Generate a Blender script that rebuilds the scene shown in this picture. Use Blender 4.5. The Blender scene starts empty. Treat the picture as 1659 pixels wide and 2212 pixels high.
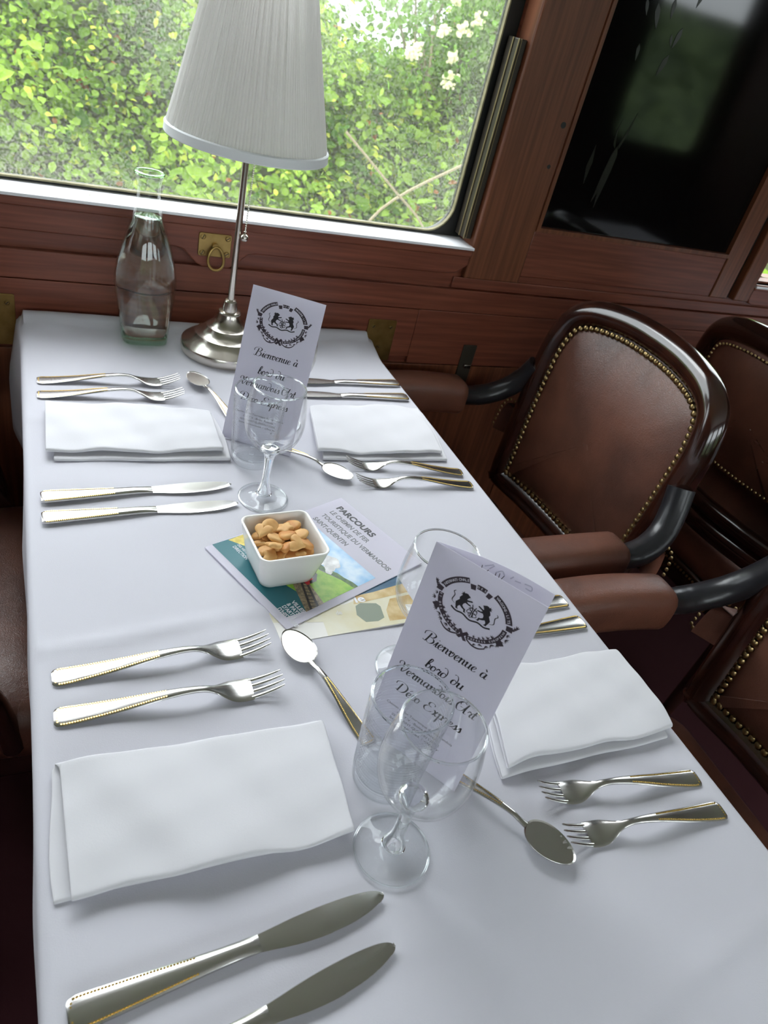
import bpy, math, random
import numpy as np
from mathutils import Vector, Matrix
PI = math.pi
C = bpy.context.scene.collection
T = 0.74                      # height of the table top above the carriage floor

# ------------------------------------------------------------------ camera
cd = bpy.data.cameras.new('camera'); cam = bpy.data.objects.new('camera', cd); C.objects.link(cam)
RIGHT = Vector((0.90330669, -0.36667392, 0.22268198))
DOWN = Vector((-0.05051454, -0.60637978, -0.79356905))
FWD = Vector((0.42601092, 0.70558755, -0.56626928))
M = Matrix((RIGHT, -DOWN, -FWD)).transposed().to_4x4()
M.translation = Vector((0, 0, T + 0.54))
cam.matrix_world = M
cd.sensor_fit = 'HORIZONTAL'; cd.sensor_width = 36.0; cd.lens = 36.0 * 1567.8 / 1659.0
cd.clip_start = 0.02; cd.clip_end = 100
bpy.context.scene.camera = cam
cd.dof.use_dof = True; cd.dof.focus_distance = 0.80; cd.dof.aperture_fstop = 16
# ------------------------------------------------------------------ world, sun, exposure
SKY = 6.6
SUN_E = 4.0
w = bpy.data.worlds.new('overcast_sky'); bpy.context.scene.world = w; w.use_nodes = True
bg = w.node_tree.nodes['Background']; bg.inputs[0].default_value = (0.90, 0.92, 1.0, 1); bg.inputs[1].default_value = SKY
def sun(name, direction, energy, angle, color):
    l = bpy.data.lights.new(name, 'SUN'); l.energy = energy; l.angle = math.radians(angle); l.color = color
    o = bpy.data.objects.new(name, l); C.objects.link(o)
    o.rotation_euler = Vector(direction).to_track_quat('-Z', 'Y').to_euler(); o.location = (0, 0, 6)
    return o
sun('sun_through_cloud', (0.10, -1.0, -1.05), SUN_E, 48, (0.98, 0.95, 1.0))
vs = bpy.context.scene.view_settings
vs.view_transform = 'Standard'; vs.look = 'None'; vs.gamma = 1.0; vs.use_curve_mapping = False; vs.exposure = 0.0
cy = bpy.context.scene.cycles; cy.transparent_max_bounces = 40; cy.max_bounces = 16; cy.transmission_bounces = 14; cy.glossy_bounces = 6; cy.diffuse_bounces = 5

# ------------------------------------------------------------------ materials
def newmat(name):
    m = bpy.data.materials.new(name); m.use_nodes = True
    nt = m.node_tree
    for n in list(nt.nodes): nt.nodes.remove(n)
    out = nt.nodes.new('ShaderNodeOutputMaterial')
    return m, nt, out
def N(nt, typ, **kw):
    n = nt.nodes.new(typ)
    for k, v in kw.items():
        if k in n.inputs.keys(): n.inputs[k].default_value = v
        else: setattr(n, k, v)
    return n
def pbsdf(name, col, rough=0.5, metal=0.0, spec=0.5, bump=None, var=None, coat=0, sheen=0, aniso=0):
    """bump = (scale, strength, detail, (sx,sy,sz)); var = (scale, col2, (sx,sy,sz))"""
    m, nt, out = newmat(name)
    b = N(nt, 'ShaderNodeBsdfPrincipled'); nt.links.new(b.outputs[0], out.inputs[0])
    b.inputs['Base Color'].default_value = (*col, 1); b.inputs['Roughness'].default_value = rough
    b.inputs['Metallic'].default_value = metal; b.inputs['Specular IOR Level'].default_value = spec
    if coat: b.inputs['Coat Weight'].default_value = coat; b.inputs['Coat Roughness'].default_value = 0.08
    if sheen: b.inputs['Sheen Weight'].default_value = sheen
    tc = N(nt, 'ShaderNodeTexCoord')
    if var:
        mp = N(nt, 'ShaderNodeMapping'); mp.inputs['Scale'].default_value = var[2]; nt.links.new(tc.outputs['Object'], mp.inputs[0])
        nz = N(nt, 'ShaderNodeTexNoise'); nz.inputs['Scale'].default_value = var[0]; nz.inputs['Detail'].default_value = 6
        nt.links.new(mp.outputs[0], nz.inputs['Vector'])
        cr = N(nt, 'ShaderNodeValToRGB'); cr.color_ramp.elements[0].position = 0.36; cr.color_ramp.elements[1].position = 0.66
        cr.color_ramp.elements[0].color = (*col, 1); cr.color_ramp.elements[1].color = (*var[1], 1)
        nt.links.new(nz.outputs['Fac'], cr.inputs[0]); nt.links.new(cr.outputs[0], b.inputs['Base Color'])
    if bump:
        mp = N(nt, 'ShaderNodeMapping'); mp.inputs['Scale'].default_value = bump[3]; nt.links.new(tc.outputs['Object'], mp.inputs[0])
        nz = N(nt, 'ShaderNodeTexNoise'); nz.inputs['Scale'].default_value = bump[0]; nz.inputs['Detail'].default_value = bump[2]
        nt.links.new(mp.outputs[0], nz.inputs['Vector'])
        bp = N(nt, 'ShaderNodeBump'); bp.inputs['Strength'].default_value = bump[1]; bp.inputs['Distance'].default_value = 0.001
        nt.links.new(nz.outputs['Fac'], bp.inputs['Height']); nt.links.new(bp.outputs[0], b.inputs['Normal'])
    return m
def leather(name, c1, c2, rough=0.36):
    m, nt, out = newmat(name)
    b = N(nt, 'ShaderNodeBsdfPrincipled'); nt.links.new(b.outputs[0], out.inputs[0])
    b.inputs['Roughness'].default_value = rough; b.inputs['Specular IOR Level'].default_value = 0.75
    tc = N(nt, 'ShaderNodeTexCoord')
    nz = N(nt, 'ShaderNodeTexNoise'); nz.inputs['Scale'].default_value = 7; nz.inputs['Detail'].default_value = 4
    nt.links.new(tc.outputs['Object'], nz.inputs['Vector'])
    cr = N(nt, 'ShaderNodeValToRGB'); cr.color_ramp.elements[0].position = 0.38; cr.color_ramp.elements[1].position = 0.64
    cr.color_ramp.elements[0].color = (*c1, 1); cr.color_ramp.elements[1].color = (*c2, 1)
    nt.links.new(nz.outputs['Fac'], cr.inputs[0]); nt.links.new(cr.outputs[0], b.inputs['Base Color'])
    vo = N(nt, 'ShaderNodeTexVoronoi', feature='DISTANCE_TO_EDGE'); vo.inputs['Scale'].default_value = 230
    n2 = N(nt, 'ShaderNodeTexNoise'); n2.inputs['Scale'].default_value = 40; n2.inputs['Detail'].default_value = 5
    nt.links.new(tc.outputs['Object'], n2.inputs['Vector'])
    mx = N(nt, 'ShaderNodeMixRGB'); mx.inputs[0].default_value = 0.06
    nt.links.new(tc.outputs['Object'], mx.inputs[1]); nt.links.new(n2.outputs['Color'], mx.inputs[2]); nt.links.new(mx.outputs[0], vo.inputs['Vector'])
    mr = N(nt, 'ShaderNodeMath', operation='MINIMUM'); mr.inputs[1].default_value = 0.25; nt.links.new(vo.outputs['Distance'], mr.inputs[0])
    ad = N(nt, 'ShaderNodeMath', operation='MULTIPLY_ADD'); ad.inputs[1].default_value = 2.0
    nt.links.new(mr.outputs[0], ad.inputs[0]); nt.links.new(n2.outputs['Fac'], ad.inputs[2])
    bp = N(nt, 'ShaderNodeBump'); bp.inputs['Strength'].default_value = 0.35; bp.inputs['Distance'].default_value = 0.0008
    nt.links.new(ad.outputs[0], bp.inputs['Height']); nt.links.new(bp.outputs[0], b.inputs['Normal'])
    return m
def thin_glass(name, tint=(1, 1, 1), ior=1.45, dust=False, gloss=1.0):
    m, nt, out = newmat(name)
    tr = N(nt, 'ShaderNodeBsdfTransparent'); tr.inputs[0].default_value = (*tint, 1)
    gl = N(nt, 'ShaderNodeBsdfGlossy'); gl.inputs['Roughness'].default_value = 0.02
    lw = N(nt, 'ShaderNodeLayerWeight'); lw.inputs[0].default_value = 0.5
    pw_ = N(nt, 'ShaderNodeMath', operation='POWER'); pw_.inputs[1].default_value = 4.0; nt.links.new(lw.outputs['Facing'], pw_.inputs[0])
    mu = N(nt, 'ShaderNodeMath', operation='MULTIPLY_ADD'); mu.inputs[1].default_value = 0.75*gloss; mu.inputs[2].default_value = 0.03*gloss; nt.links.new(pw_.outputs[0], mu.inputs[0])
    mx = N(nt, 'ShaderNodeMixShader'); nt.links.new(mu.outputs[0], mx.inputs[0])
    nt.links.new(tr.outputs[0], mx.inputs[1]); nt.links.new(gl.outputs[0], mx.inputs[2])
    last = mx
    if dust:
        tc = N(nt, 'ShaderNodeTexCoord')
        a = N(nt, 'ShaderNodeTexNoise'); a.inputs['Scale'].default_value = 1.7; a.inputs['Detail'].default_value = 3
        c = N(nt, 'ShaderNodeTexNoise'); c.inputs['Scale'].default_value = 260; c.inputs['Detail'].default_value = 2
        nt.links.new(tc.outputs['Object'], a.inputs[0]); nt.links.new(tc.outputs['Object'], c.inputs[0])
        r1 = N(nt, 'ShaderNodeMapRange'); r1.inputs[1].default_value = 0.38; r1.inputs[2].default_value = 0.68; r1.inputs[3].default_value = 0.04; r1.inputs[4].default_value = 0.20
        r2 = N(nt, 'ShaderNodeMapRange'); r2.inputs[1].default_value = 0.45; r2.inputs[2].default_value = 0.68; r2.inputs[3].default_value = 0.5; r2.inputs[4].default_value = 2.6
        nt.links.new(a.outputs['Fac'], r1.inputs[0]); nt.links.new(c.outputs['Fac'], r2.inputs[0])
        ml = N(nt, 'ShaderNodeMath', operation='MULTIPLY', use_clamp=True); nt.links.new(r1.outputs[0], ml.inputs[0]); nt.links.new(r2.outputs[0], ml.inputs[1])
        tl = N(nt, 'ShaderNodeBsdfTranslucent'); tl.inputs[0].default_value = (0.5, 0.5, 0.44, 1)
        m2 = N(nt, 'ShaderNodeMixShader'); nt.links.new(ml.outputs[0], m2.inputs[0]); nt.links.new(mx.outputs[0], m2.inputs[1]); nt.links.new(tl.outputs[0], m2.inputs[2])
        last = m2
    nt.links.new(last.outputs[0], out.inputs[0])
    return m
def solid_glass(name, col=(1, 1, 1), ior=1.45):
    m, nt, out = newmat(name)
    g = N(nt, 'ShaderNodeBsdfGlass'); g.inputs['Color'].default_value = (*col, 1); g.inputs['IOR'].default_value = ior; g.inputs['Roughness'].default_value = 0.0
    nt.links.new(g.outputs[0], out.inputs[0]); return m
def vcol_leaf(name, trans=0.45):
    m, nt, out = newmat(name)
    at = N(nt, 'ShaderNodeAttribute', attribute_name='tone')
    d = N(nt, 'ShaderNodeBsdfDiffuse'); t = N(nt, 'ShaderNodeBsdfTranslucent')
    nt.links.new(at.outputs['Color'], d.inputs[0]); nt.links.new(at.outputs['Color'], t.inputs[0])
    mx = N(nt, 'ShaderNodeMixShader'); mx.inputs[0].default_value = trans
    nt.links.new(d.outputs[0], mx.inputs[1]); nt.links.new(t.outputs[0], mx.inputs[2]); nt.links.new(mx.outputs[0], out.inputs[0])
    return m
def fabric_translucent(name, col, f):
    m, nt, out = newmat(name)
    d = N(nt, 'ShaderNodeBsdfDiffuse'); t = N(nt, 'ShaderNodeBsdfTranslucent'); d.inputs[0].default_value = (*col, 1); t.inputs[0].default_value = (*col, 1)
    mx = N(nt, 'ShaderNodeMixShader'); mx.inputs[0].default_value = f
    nt.links.new(d.outputs[0], mx.inputs[1]); nt.links.new(t.outputs[0], mx.inputs[2]); nt.links.new(mx.outputs[0], out.inputs[0]); return m
WOOD = pbsdf('mahogany', (0.145, 0.037, 0.020), 0.42, bump=(90, .12, 5, (.12, 1, 1)), var=(16, (0.225, 0.066, 0.036), (.35, 3, 9)))
WOODV = pbsdf('mahogany_upright', (0.120, 0.037, 0.016), 0.40, bump=(90, .12, 5, (1, 1, .12)), var=(16, (0.20, 0.067, 0.030), (9, 3, .35)))
FRAMEWOOD = pbsdf('polished_dark_mahogany', (0.018, 0.006, 0.004), 0.16, spec=0.6, coat=0.6, var=(8, (0.04, 0.012, 0.007), (3, 3, 3)))
GREYWRAP = pbsdf('worn_black_leatherette', (0.016, 0.016, 0.019), 0.30, bump=(120, .3, 3, (1, 1, 1)))
BRASS = pbsdf('aged_brass', (0.48, 0.33, 0.12), 0.36, metal=1, var=(30, (0.30, 0.20, 0.07), (1, 1, 1)))
NAIL = pbsdf('brass_nailheads', (0.42, 0.30, 0.14), 0.33, metal=1)
GOLD = pbsdf('gold_plating', (0.86, 0.60, 0.20), 0.24, metal=1)
STEEL = pbsdf('stainless_steel', (0.60, 0.59, 0.57), 0.23, metal=1, bump=(300, .06, 2, (.05, 1, 1)))
NICKEL = pbsdf('brushed_nickel', (0.66, 0.62, 0.56), 0.22, metal=1)
ALU = pbsdf('pale_aluminium_sill', (0.88, 0.88, 0.92), 0.45)
RUBBER = pbsdf('black_gasket', (0.012, 0.012, 0.012), 0.5)
GUIDE = pbsdf('dark_bronze_guide', (0.035, 0.028, 0.02), 0.45)
SEAL = pbsdf('grimy_cream_seal', (0.20, 0.18, 0.10), 0.7, var=(40, (0.34, 0.30, 0.17), (1, 1, 1)))
BEADM = pbsdf('dull_brass_bead', (0.22, 0.17, 0.09), 0.4, metal=.5)
CLOTH = pbsdf('white_tablecloth', (0.575, 0.57, 0.625), 0.85, spec=0.2, bump=(900, .12, 2, (1, 1, 1)))
NAPKIN = pbsdf('white_napkin_cotton', (0.66, 0.655, 0.69), 0.9, spec=0.15, bump=(700, .1, 3, (1, 1, 1)))
PAPER = fabric_translucent('white_card', (0.84, 0.82, 0.90), 0.40)
INK = pbsdf('black_ink', (0.012, 0.010, 0.014), 0.6)
INKBROWN = pbsdf('dark_plum_ink', (0.040, 0.026, 0.040), 0.6)
INKFAINT = pbsdf('show_through_ink', (0.56, 0.55, 0.64), 0.7)
GREYINK = pbsdf('grey_ink', (0.22, 0.22, 0.24), 0.6)
DGREYINK = pbsdf('dark_grey_ink', (0.07, 0.07, 0.08), 0.6)
PORC = pbsdf('white_porcelain', (0.84, 0.83, 0.80), 0.12, spec=0.6)
SHADE = fabric_translucent('pleated_shade_fabric', (0.93, 0.92, 0.91), 0.50)
BAND = pbsdf('white_trim_tape', (0.86, 0.88, 0.90), 0.85, spec=0.1)
PANELBLK = pbsdf('black_lacquer_panel', (0.003, 0.003, 0.0035), 0.06, spec=0.5)
MARQ = pbsdf('faint_inlay', (0.012, 0.012, 0.008), 0.25)
CARPET = pbsdf('maroon_carpet', (0.045, 0.006, 0.010), 0.95, bump=(500, .5, 3, (1, 1, 1)))
CEIL = pbsdf('cream_ceiling', (0.74, 0.72, 0.68), 0.6)
DARKWALL = pbsdf('dark_wood_end_wall', (0.05, 0.018, 0.01), 0.5)
LEATHER = leather('brown_leather', (0.080, 0.030, 0.019), (0.165, 0.060, 0.036), 0.40)
GLASS = thin_glass('clear_drinking_glass', (0.995, 0.997, 0.997), 1.5)
TUMB = thin_glass('clear_tumbler_glass', (0.985, 0.992, 0.995), 1.5)
FOOTGL = thin_glass('clear_glass_foot', (0.985, 0.99, 0.99), 1.5, gloss=1.1)
STEMGL = solid_glass('solid_clear_glass', (0.97, 0.985, 0.985), 1.45)
CARAFEGL = thin_glass('pale_green_carafe_glass', (0.975, 0.99, 0.978), 1.5)
WATER = solid_glass('water', (0.985, 0.998, 0.99), 1.33)
GREENGL = solid_glass('thick_green_glass_foot', (0.86, 0.96, 0.86), 1.48)
PANE = thin_glass('dusty_window_pane', (0.97, 1.0, 0.98), 1.4, dust=True, gloss=.6)
CLEARPANE = thin_glass('clean_window_pane', (0.95, 0.98, 0.96), 1.4, gloss=.6)
CRK = pbsdf('baked_cracker', (0.62, 0.33, 0.11), 0.6, bump=(90, .5, 4, (1, 1, 1)), var=(60, (0.74, 0.47, 0.19), (1, 1, 1)))
CRKD = pbsdf('toasted_cracker', (0.50, 0.20, 0.05), 0.6, bump=(90, .5, 4, (1, 1, 1)), var=(50, (0.68, 0.38, 0.13), (1, 1, 1)))
LEAF = vcol_leaf('bramble_leaf')
SOIL = pbsdf('bank_soil', (0.05, 0.06, 0.025), 0.95, var=(3, (0.08, 0.10, 0.03), (1, 1, 1)))
TWIG = pbsdf('dry_stem', (0.26, 0.22, 0.13), 0.8)
PETAL = pbsdf('cream_blossom', (0.75, 0.75, 0.45), 0.8)
PALE = pbsdf('pale_glasshouse', (0.62, 0.66, 0.66), 0.5, var=(2.5, (0.80, 0.84, 0.84), (1, 1, 1)))
GREYM = pbsdf('grey_metal', (0.30, 0.33, 0.34), 0.5)

# ------------------------------------------------------------------ mesh helpers
class MB:
    def __init__(s): s.v = []; s.f = []
    def add(s, vs, fs):
        o = len(s.v); s.v += [tuple(v) for v in vs]; s.f += [tuple(i + o for i in f) for f in fs]; return s
    def box(s, x0, x1, y0, y1, z0, z1):
        return s.add([(x0,y0,z0),(x1,y0,z0),(x1,y1,z0),(x0,y1,z0),(x0,y0,z1),(x1,y0,z1),(x1,y1,z1),(x0,y1,z1)],
                     [(0,3,2,1),(4,5,6,7),(0,1,5,4),(1,2,6,5),(2,3,7,6),(3,0,4,7)])
    def rings(s, rings, cap=True, close=False):
        n = len(rings[0]); vs = [p for r in rings for p in r]; fs = []
        m = len(rings)
        for i in range(m if close else m - 1):
            j = (i + 1) % m
            for k in range(n):
                l = (k + 1) % n
                fs.append((i*n+k, i*n+l, j*n+l, j*n+k))
        if cap and not close: fs.append(tuple(reversed(range(n)))); fs.append(tuple((m-1)*n + k for k in range(n)))
        return s.add(vs, fs)
    def lathe(s, prof, n=48, c=(0,0,0), cap=False, close=False):
        rs = [[(c[0]+r*math.cos(2*PI*k/n), c[1]+r*math.sin(2*PI*k/n), c[2]+z) for k in range(n)] for r, z in prof]
        return s.rings(rs, cap, close)
    def tube(s, pts, rad, n=8, cap=True, close=False, flat=1.0):
        pts = [Vector(p) for p in pts]; rs = []; m = len(pts); up = Vector((0, 0, 1)); prev = None
        for i, p in enumerate(pts):
            if close: t = pts[(i+1) % m] - pts[i-1]
            else: t = pts[min(i+1, m-1)] - pts[max(i-1, 0)]
            t.normalize()
            if prev is None:
                a = t.cross(up) if abs(t.dot(up)) < .95 else t.cross(Vector((1, 0, 0)))
            else: a = prev - t * prev.dot(t)
            a.normalize(); prev = a; b = t.cross(a)
            r = rad[i] if isinstance(rad, (list, tuple)) else rad
            rs.append([p + a*r*math.cos(2*PI*k/n) + b*r*flat*math.sin(2*PI*k/n) for k in range(n)])
        return s.rings(rs, cap, close)
    def prism(s, poly, z0, z1):
        n = len(poly)
        vs = [(x, y, z0) for x, y in poly] + [(x, y, z1) for x, y in poly]
        fs = [tuple(reversed(range(n))), tuple(range(n, 2*n))] + [(k, (k+1) % n, n+(k+1) % n, n+k) for k in range(n)]
        return s.add(vs, fs)
    def sphere(s, c, r, n=8, m=5, sq=(1, 1, 1)):
        rs = []
        for i in range(1, m):
            a = PI*i/m
            rs.append([(c[0]+r*sq[0]*math.sin(a)*math.cos(2*PI*k/n), c[1]+r*sq[1]*math.sin(a)*math.sin(2*PI*k/n), c[2]-r*sq[2]*math.cos(a)) for k in range(n)])
        return s.rings(rs, True)
    def xf(s, mat):
        s.v = [tuple(mat @ Vector(v)) for v in s.v]; return s
    def build(s, name, mat, parent=None, smooth=True, sharp=40, bevel=0, subsurf=0, loc=None, label=None, kind=None, solid=0):
        me = bpy.data.meshes.new(name); me.from_pydata(s.v, [], s.f); me.update()
        o = bpy.data.objects.new(name, me); C.objects.link(o)
        if mat: me.materials.append(mat)
        if smooth:
            for p in me.polygons: p.use_smooth = True
            me.set_sharp_from_angle(angle=math.radians(sharp))
        if parent: o.parent = parent
        if loc: o.location = loc
        if solid: md = o.modifiers.new('thickness', 'SOLIDIFY'); md.thickness = solid; md.offset = 0
        if bevel: md = o.modifiers.new('bevel', 'BEVEL'); md.width = bevel; md.segments = 2; md.limit_method = 'ANGLE'
        if subsurf: md = o.modifiers.new('subsurf', 'SUBSURF'); md.levels = subsurf; md.render_levels = subsurf
        if label: o['label'] = label
        if kind: o['kind'] = kind
        return o
def empty(name, loc, rz=0):
    o = bpy.data.objects.new(name, None); C.objects.link(o); o.location = loc; o.rotation_euler = (0, 0, rz); o.empty_display_size = .05; return o
def tag(o, label, cat, group=None, kind=None):
    o['label'] = label; o['category'] = cat
    if group: o['group'] = group
    if kind: o['kind'] = kind
    return o
def copy_tree(o, parent=None):
    c = o.copy(); C.objects.link(c)
    if parent: c.parent = parent
    for ch in list(o.children): copy_tree(ch, c)
    return c
def cr(pts, n=8, close=False):
    """Catmull-Rom through the points"""
    P = [np.array(p, float) for p in pts]; m = len(P); out = []
    for i in range(m if close else m-1):
        if close: a, b, c_, d = P[i-1], P[i], P[(i+1) % m], P[(i+2) % m]
        else: a, b, c_, d = P[max(i-1, 0)], P[i], P[i+1], P[min(i+2, m-1)]
        for k in range(n):
            t = k/n
            out.append(.5*((2*b)+(c_-a)*t+(2*a-5*b+4*c_-d)*t*t+(3*b-a-3*c_+d)*t**3))
    if not close: out.append(P[-1])
    return out
def lerp(tab, s):
    xs = [t[0] for t in tab]; return float(np.interp(s, xs, [t[1] for t in tab]))
def smooth_tab(tab, n=6):
    """piecewise smooth version of a table"""
    pts = cr(tab, n); return [(float(p[0]), float(p[1])) for p in pts]

# ================================================================== THE CARRIAGE
def struct(mb, name, mat, **kw):
    o = mb.build(name, mat, kind='structure', **kw); return o
X0, X1, YB, YW = -1.9, 4.3, -1.75, 1.25
ZC = T + 1.50
struct(MB().box(X0-.05, X1+.05, YB-.1, YW+.1, -.06, 0), 'floor', CARPET, smooth=False)
struct(MB().box(X0-.05, X1+.05, YB-.1, YW+.1, ZC, ZC+.05), 'ceiling', CEIL, smooth=False)
struct(MB().box(X0-.06, X0, YB, YW, 0, ZC), 'wall_left', DARKWALL, smooth=False)
struct(MB().box(X1, X1+.06, YB, YW, 0, ZC), 'wall_right', DARKWALL, smooth=False)

# window wall: openings with rounded corners
WIN = [(-1.75, -.42), (-.22, .776), (1.574, 2.58)]
WZ0, WZ1 = T + .190, T + 1.22
def wall_with_windows(name, y0, y1, wins, z0, z1, mat):
    mb = MB(); xs = X0
    for a, b in wins:
        mb.box(xs, a, y0, y1, 0, ZC); mb.box(a, b, y0, y1, 0, z0); mb.box(a, b, y0, y1, z1, ZC); xs = b
    mb.box(xs, X1, y0, y1, 0, ZC)
    return struct(mb, name, mat, smooth=False)
wall_with_windows('wall_window_side', YW, YW+.07, WIN, WZ0, WZ1, WOOD)
BW = [(-1.5, -.3), (.0, 1.2), (1.5, 2.6), (3.45, 4.2)]
wall_with_windows('wall_aisle_side', YB-.07, YB, BW, T+.12, T+1.15, DARKWALL)

def rrect(x0, x1, z0, z1, r, n=8):
    pts = []
    for cx, cz, a0 in ((x1-r, z1-r, 0), (x0+r, z1-r, 90), (x0+r, z0+r, 180), (x1-r, z0+r, 270)):
        for k in range(n+1):
            a = math.radians(a0+90*k/n); pts.append((cx+r*math.cos(a), cz+r*math.sin(a)))
    return pts
def ring_frame(inner, outer, y0, y1):
    """flat frame between two outlines with the same number of points (x,z)"""
    n = len(inner); rs = [[(x, y0, z) for x, z in inner], [(x, y0, z) for x, z in outer], [(x, y1, z) for x, z in outer], [(x, y1, z) for x, z in inner]]
    mb = MB(); vs = [p for r in rs for p in r]; fs = []
    for i in range(4):
        j = (i+1) % 4
        for k in range(n):
            l = (k+1) % n; fs.append((i*n+k, i*n+l, j*n+l, j*n+k))
    return mb.add(vs, fs)
def make_window(i, x0, x1, z0, z1, y, pane_mat, detail=True):
    s = 1 if y > 0 else -1
    root = empty('window_%d' % i, ((x0+x1)/2, y, z0)); root['kind'] = 'structure'
    ox, oz = -(x0+x1)/2, -z0
    gz0 = z0+(.006 if detail else .022)
    q = rrect(x0+.030, x1-.030, gz0, z1-.03, .055)
    o = rrect(x0, x1, z0, z1, .004)
    P = lambda pts: [(a+ox, b+oz) for a, b in pts]
    ya, yb = sorted((s*.040, s*.055))
    ring_frame(P(q), P(o), ya, yb).build('gasket', RUBBER, root, smooth=False)
    q2 = rrect(x0+.0325, x1-.0325, gz0+.0025, z1-.0325, .0525); q1 = rrect(x0+.030, x1-.030, gz0, z1-.030, .055)
    ya, yb = sorted((s*.034, s*.042))
    ring_frame(P(q2), P(q1), ya, yb).build('grimy_seal', SEAL, root, smooth=False)
    n = len(q); mb = MB(); ya, yb = sorted((s*.046, s*.050))
    vs = [(a+ox, ya, b+oz) for a, b in q] + [(a+ox, yb, b+oz) for a, b in q]
    mb.add(vs, [tuple(range(n)), tuple(reversed(range(n, 2*n)))] + [(k, n+k, n+(k+1) % n, (k+1) % n) for k in range(n)])
    mb.build('pane', pane_mat, root, smooth=False)
    if detail:
        m = MB(); yz = [(-.0262, -.0036), (-.0262, .0006), (-.0250, .0016), (.0450, .0016), (.0450, -.0036)]
        m.rings([[(u, y_, z_) for y_, z_ in yz] for u in (x0+ox, x1+ox)], True)
        m_ = m.build('sill_strip', ALU, root, bevel=.002, label='pale metal sill strip')
        for k in range(5):
            u = x0+ox+.07+k*.24
            if u < x1+ox-.02: MB().lathe([(0, 0), (.0035, 0), (.0035, .0008), (0, .0012)], 12, (u, .004, .0016), cap=False).build('screw', NICKEL, m_)
        # sash guide on the right jamb: dark channel ending part-way up
        g = MB().box(x1+ox-.018, x1+ox-.002, -.004, .034, .012, .012+.33)
        g.build('sash_guide', GUIDE, root, bevel=.0015, label='dark bronze sash guide')
        for u in (-.0196, -.0150): MB().box(x1+ox+u, x1+ox+u+.0016, -.0065, -.0030, .012, .012+.33).build('guide_bead', BEADM, root, bevel=.0004, label='thin brass guide bead')
        MB().box(x1+ox-.0200, x1+ox-.0184, .012, .016, .012, .012+.33).build('guide_bead', BEADM, root, bevel=.0004)
        MB().box(x1+ox-.001, x1+ox+.010, -.016, .03, -.012, z1-z0).build('jamb_bead', WOODV, root, bevel=.003, label='orange-brown jamb bead')
    return root
make_window(1, WIN[1][0], WIN[1][1], WZ0, WZ1, YW, PANE)
make_window(2, WIN[2][0], WIN[2][1], WZ0-.008, WZ1, YW, CLEARPANE)
make_window(3, WIN[0][0], WIN[0][1], WZ0, WZ1, YW, CLEARPANE, False)
for k, (a, b) in enumerate(BW): make_window(4+k, a, b, T+.12, T+1.15, YB, CLEARPANE, False)

# sill board with the scalloped tongue under the ring, and lower boards
def sill_board(i, xa, xb, tongue=None):
    top = T+.1862; bot = T+.136
    pts = [(xa, top), (xa, bot+.012), (xa+.006, bot+.004), (xa+.018, bot)]
    if tongue:
        a, b = tongue
        pts += [(a-.028, bot-.001), (a-.014, bot-.004), (a-.004, bot-.014), (a+.006, bot-.024), (a+.018, bot-.030), (b-.018, bot-.030), (b-.006, bot-.024), (b+.004, bot-.014), (b+.014, bot-.004), (b+.028, bot-.001)]
    pts += [(xb-.05, bot), (xb-.025, bot+.003), (xb-.010, bot+.012), (xb, bot+.020), (xb, top)]
    n = len(pts); mb = MB()
    mb.add([(x, YW-.020, z) for x, z in pts]+[(x, YW-.0005, z) for x, z in pts], [tuple(range(n)), tuple(reversed(range(n, 2*n)))]+[(k, n+k, n+(k+1) % n, (k+1) % n) for k in range(n)])
    mb.box(xa, xb, YW-.024, YW-.0005, top-.0140, top)
    return struct(mb, 'trim_%d' % i, WOOD, bevel=.0025)
sill_board(1, -.30, .775, (.247, .327))
sill_board(2, 1.574, 2.62)
# uprights and rails around the black panel
struct(MB().box(.776, .905, YW-.018, YW-.0005, T+.130, ZC), 'trim_3', WOODV, bevel=.003)
struct(MB().box(.905, 1.447, YW-.014, YW-.0005, T+.143, T+.236), 'trim_4', WOOD, bevel=.003)
struct(MB().box(1.447, 1.505, YW-.016, YW-.0005, T+.143, ZC), 'trim_5', WOODV, bevel=.003)
struct(MB().box(1.522, 1.573, YW-.022, YW-.0005, T+.143, ZC), 'trim_6', WOODV, bevel=.003)
struct(MB().box(1.505, 1.522, YW-.004, YW-.0005, T+.143, ZC), 'trim_7', RUBBER, smooth=False)
struct(MB().box(-1.8, -.30, YW-.018, YW-.0005, T+.130, T+.186), 'trim_8', WOOD, bevel=.003)
# beading round the panel
struct(ring_frame(rrect(.913, 1.439, T+.244, ZC-.06, .002), rrect(.905, 1.447, T+.236, ZC-.05, .002), YW-.020, YW-.008), 'trim_9', WOODV, smooth=False)
struct(MB().box(.76, 4.2, YW-.006, YW-.0005, T+.105, T+.128), 'trim_10', WOOD, bevel=.002)
# lower wainscot boards
struct(MB().box(-1.9, 4.2, YW-.012, YW-.0005, T+.0585, T+.104), 'trim_11', WOOD, bevel=.0012)
struct(MB().box(-1.9, .70, YW-.012, YW-.0005, T-.045, T+.0570), 'trim_12', WOOD, bevel=.0012)
struct(MB().box(.7015, 4.2, YW-.010, YW-.0005, T-.060, T+.0570), 'trim_13', WOOD, bevel=.0012)
for k in range(12):
    a = -1.9+k*.42
    struct(MB().box(a, a+.418, YW-.010, YW-.0005, .12, T-.062), 'trim_%d' % (14+k), WOODV, bevel=.001)
struct(MB().box(-1.9, 4.2, YW-.02, YW-.0005, 0, .118), 'baseboard_window_side', WOOD, bevel=.003)

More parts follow.
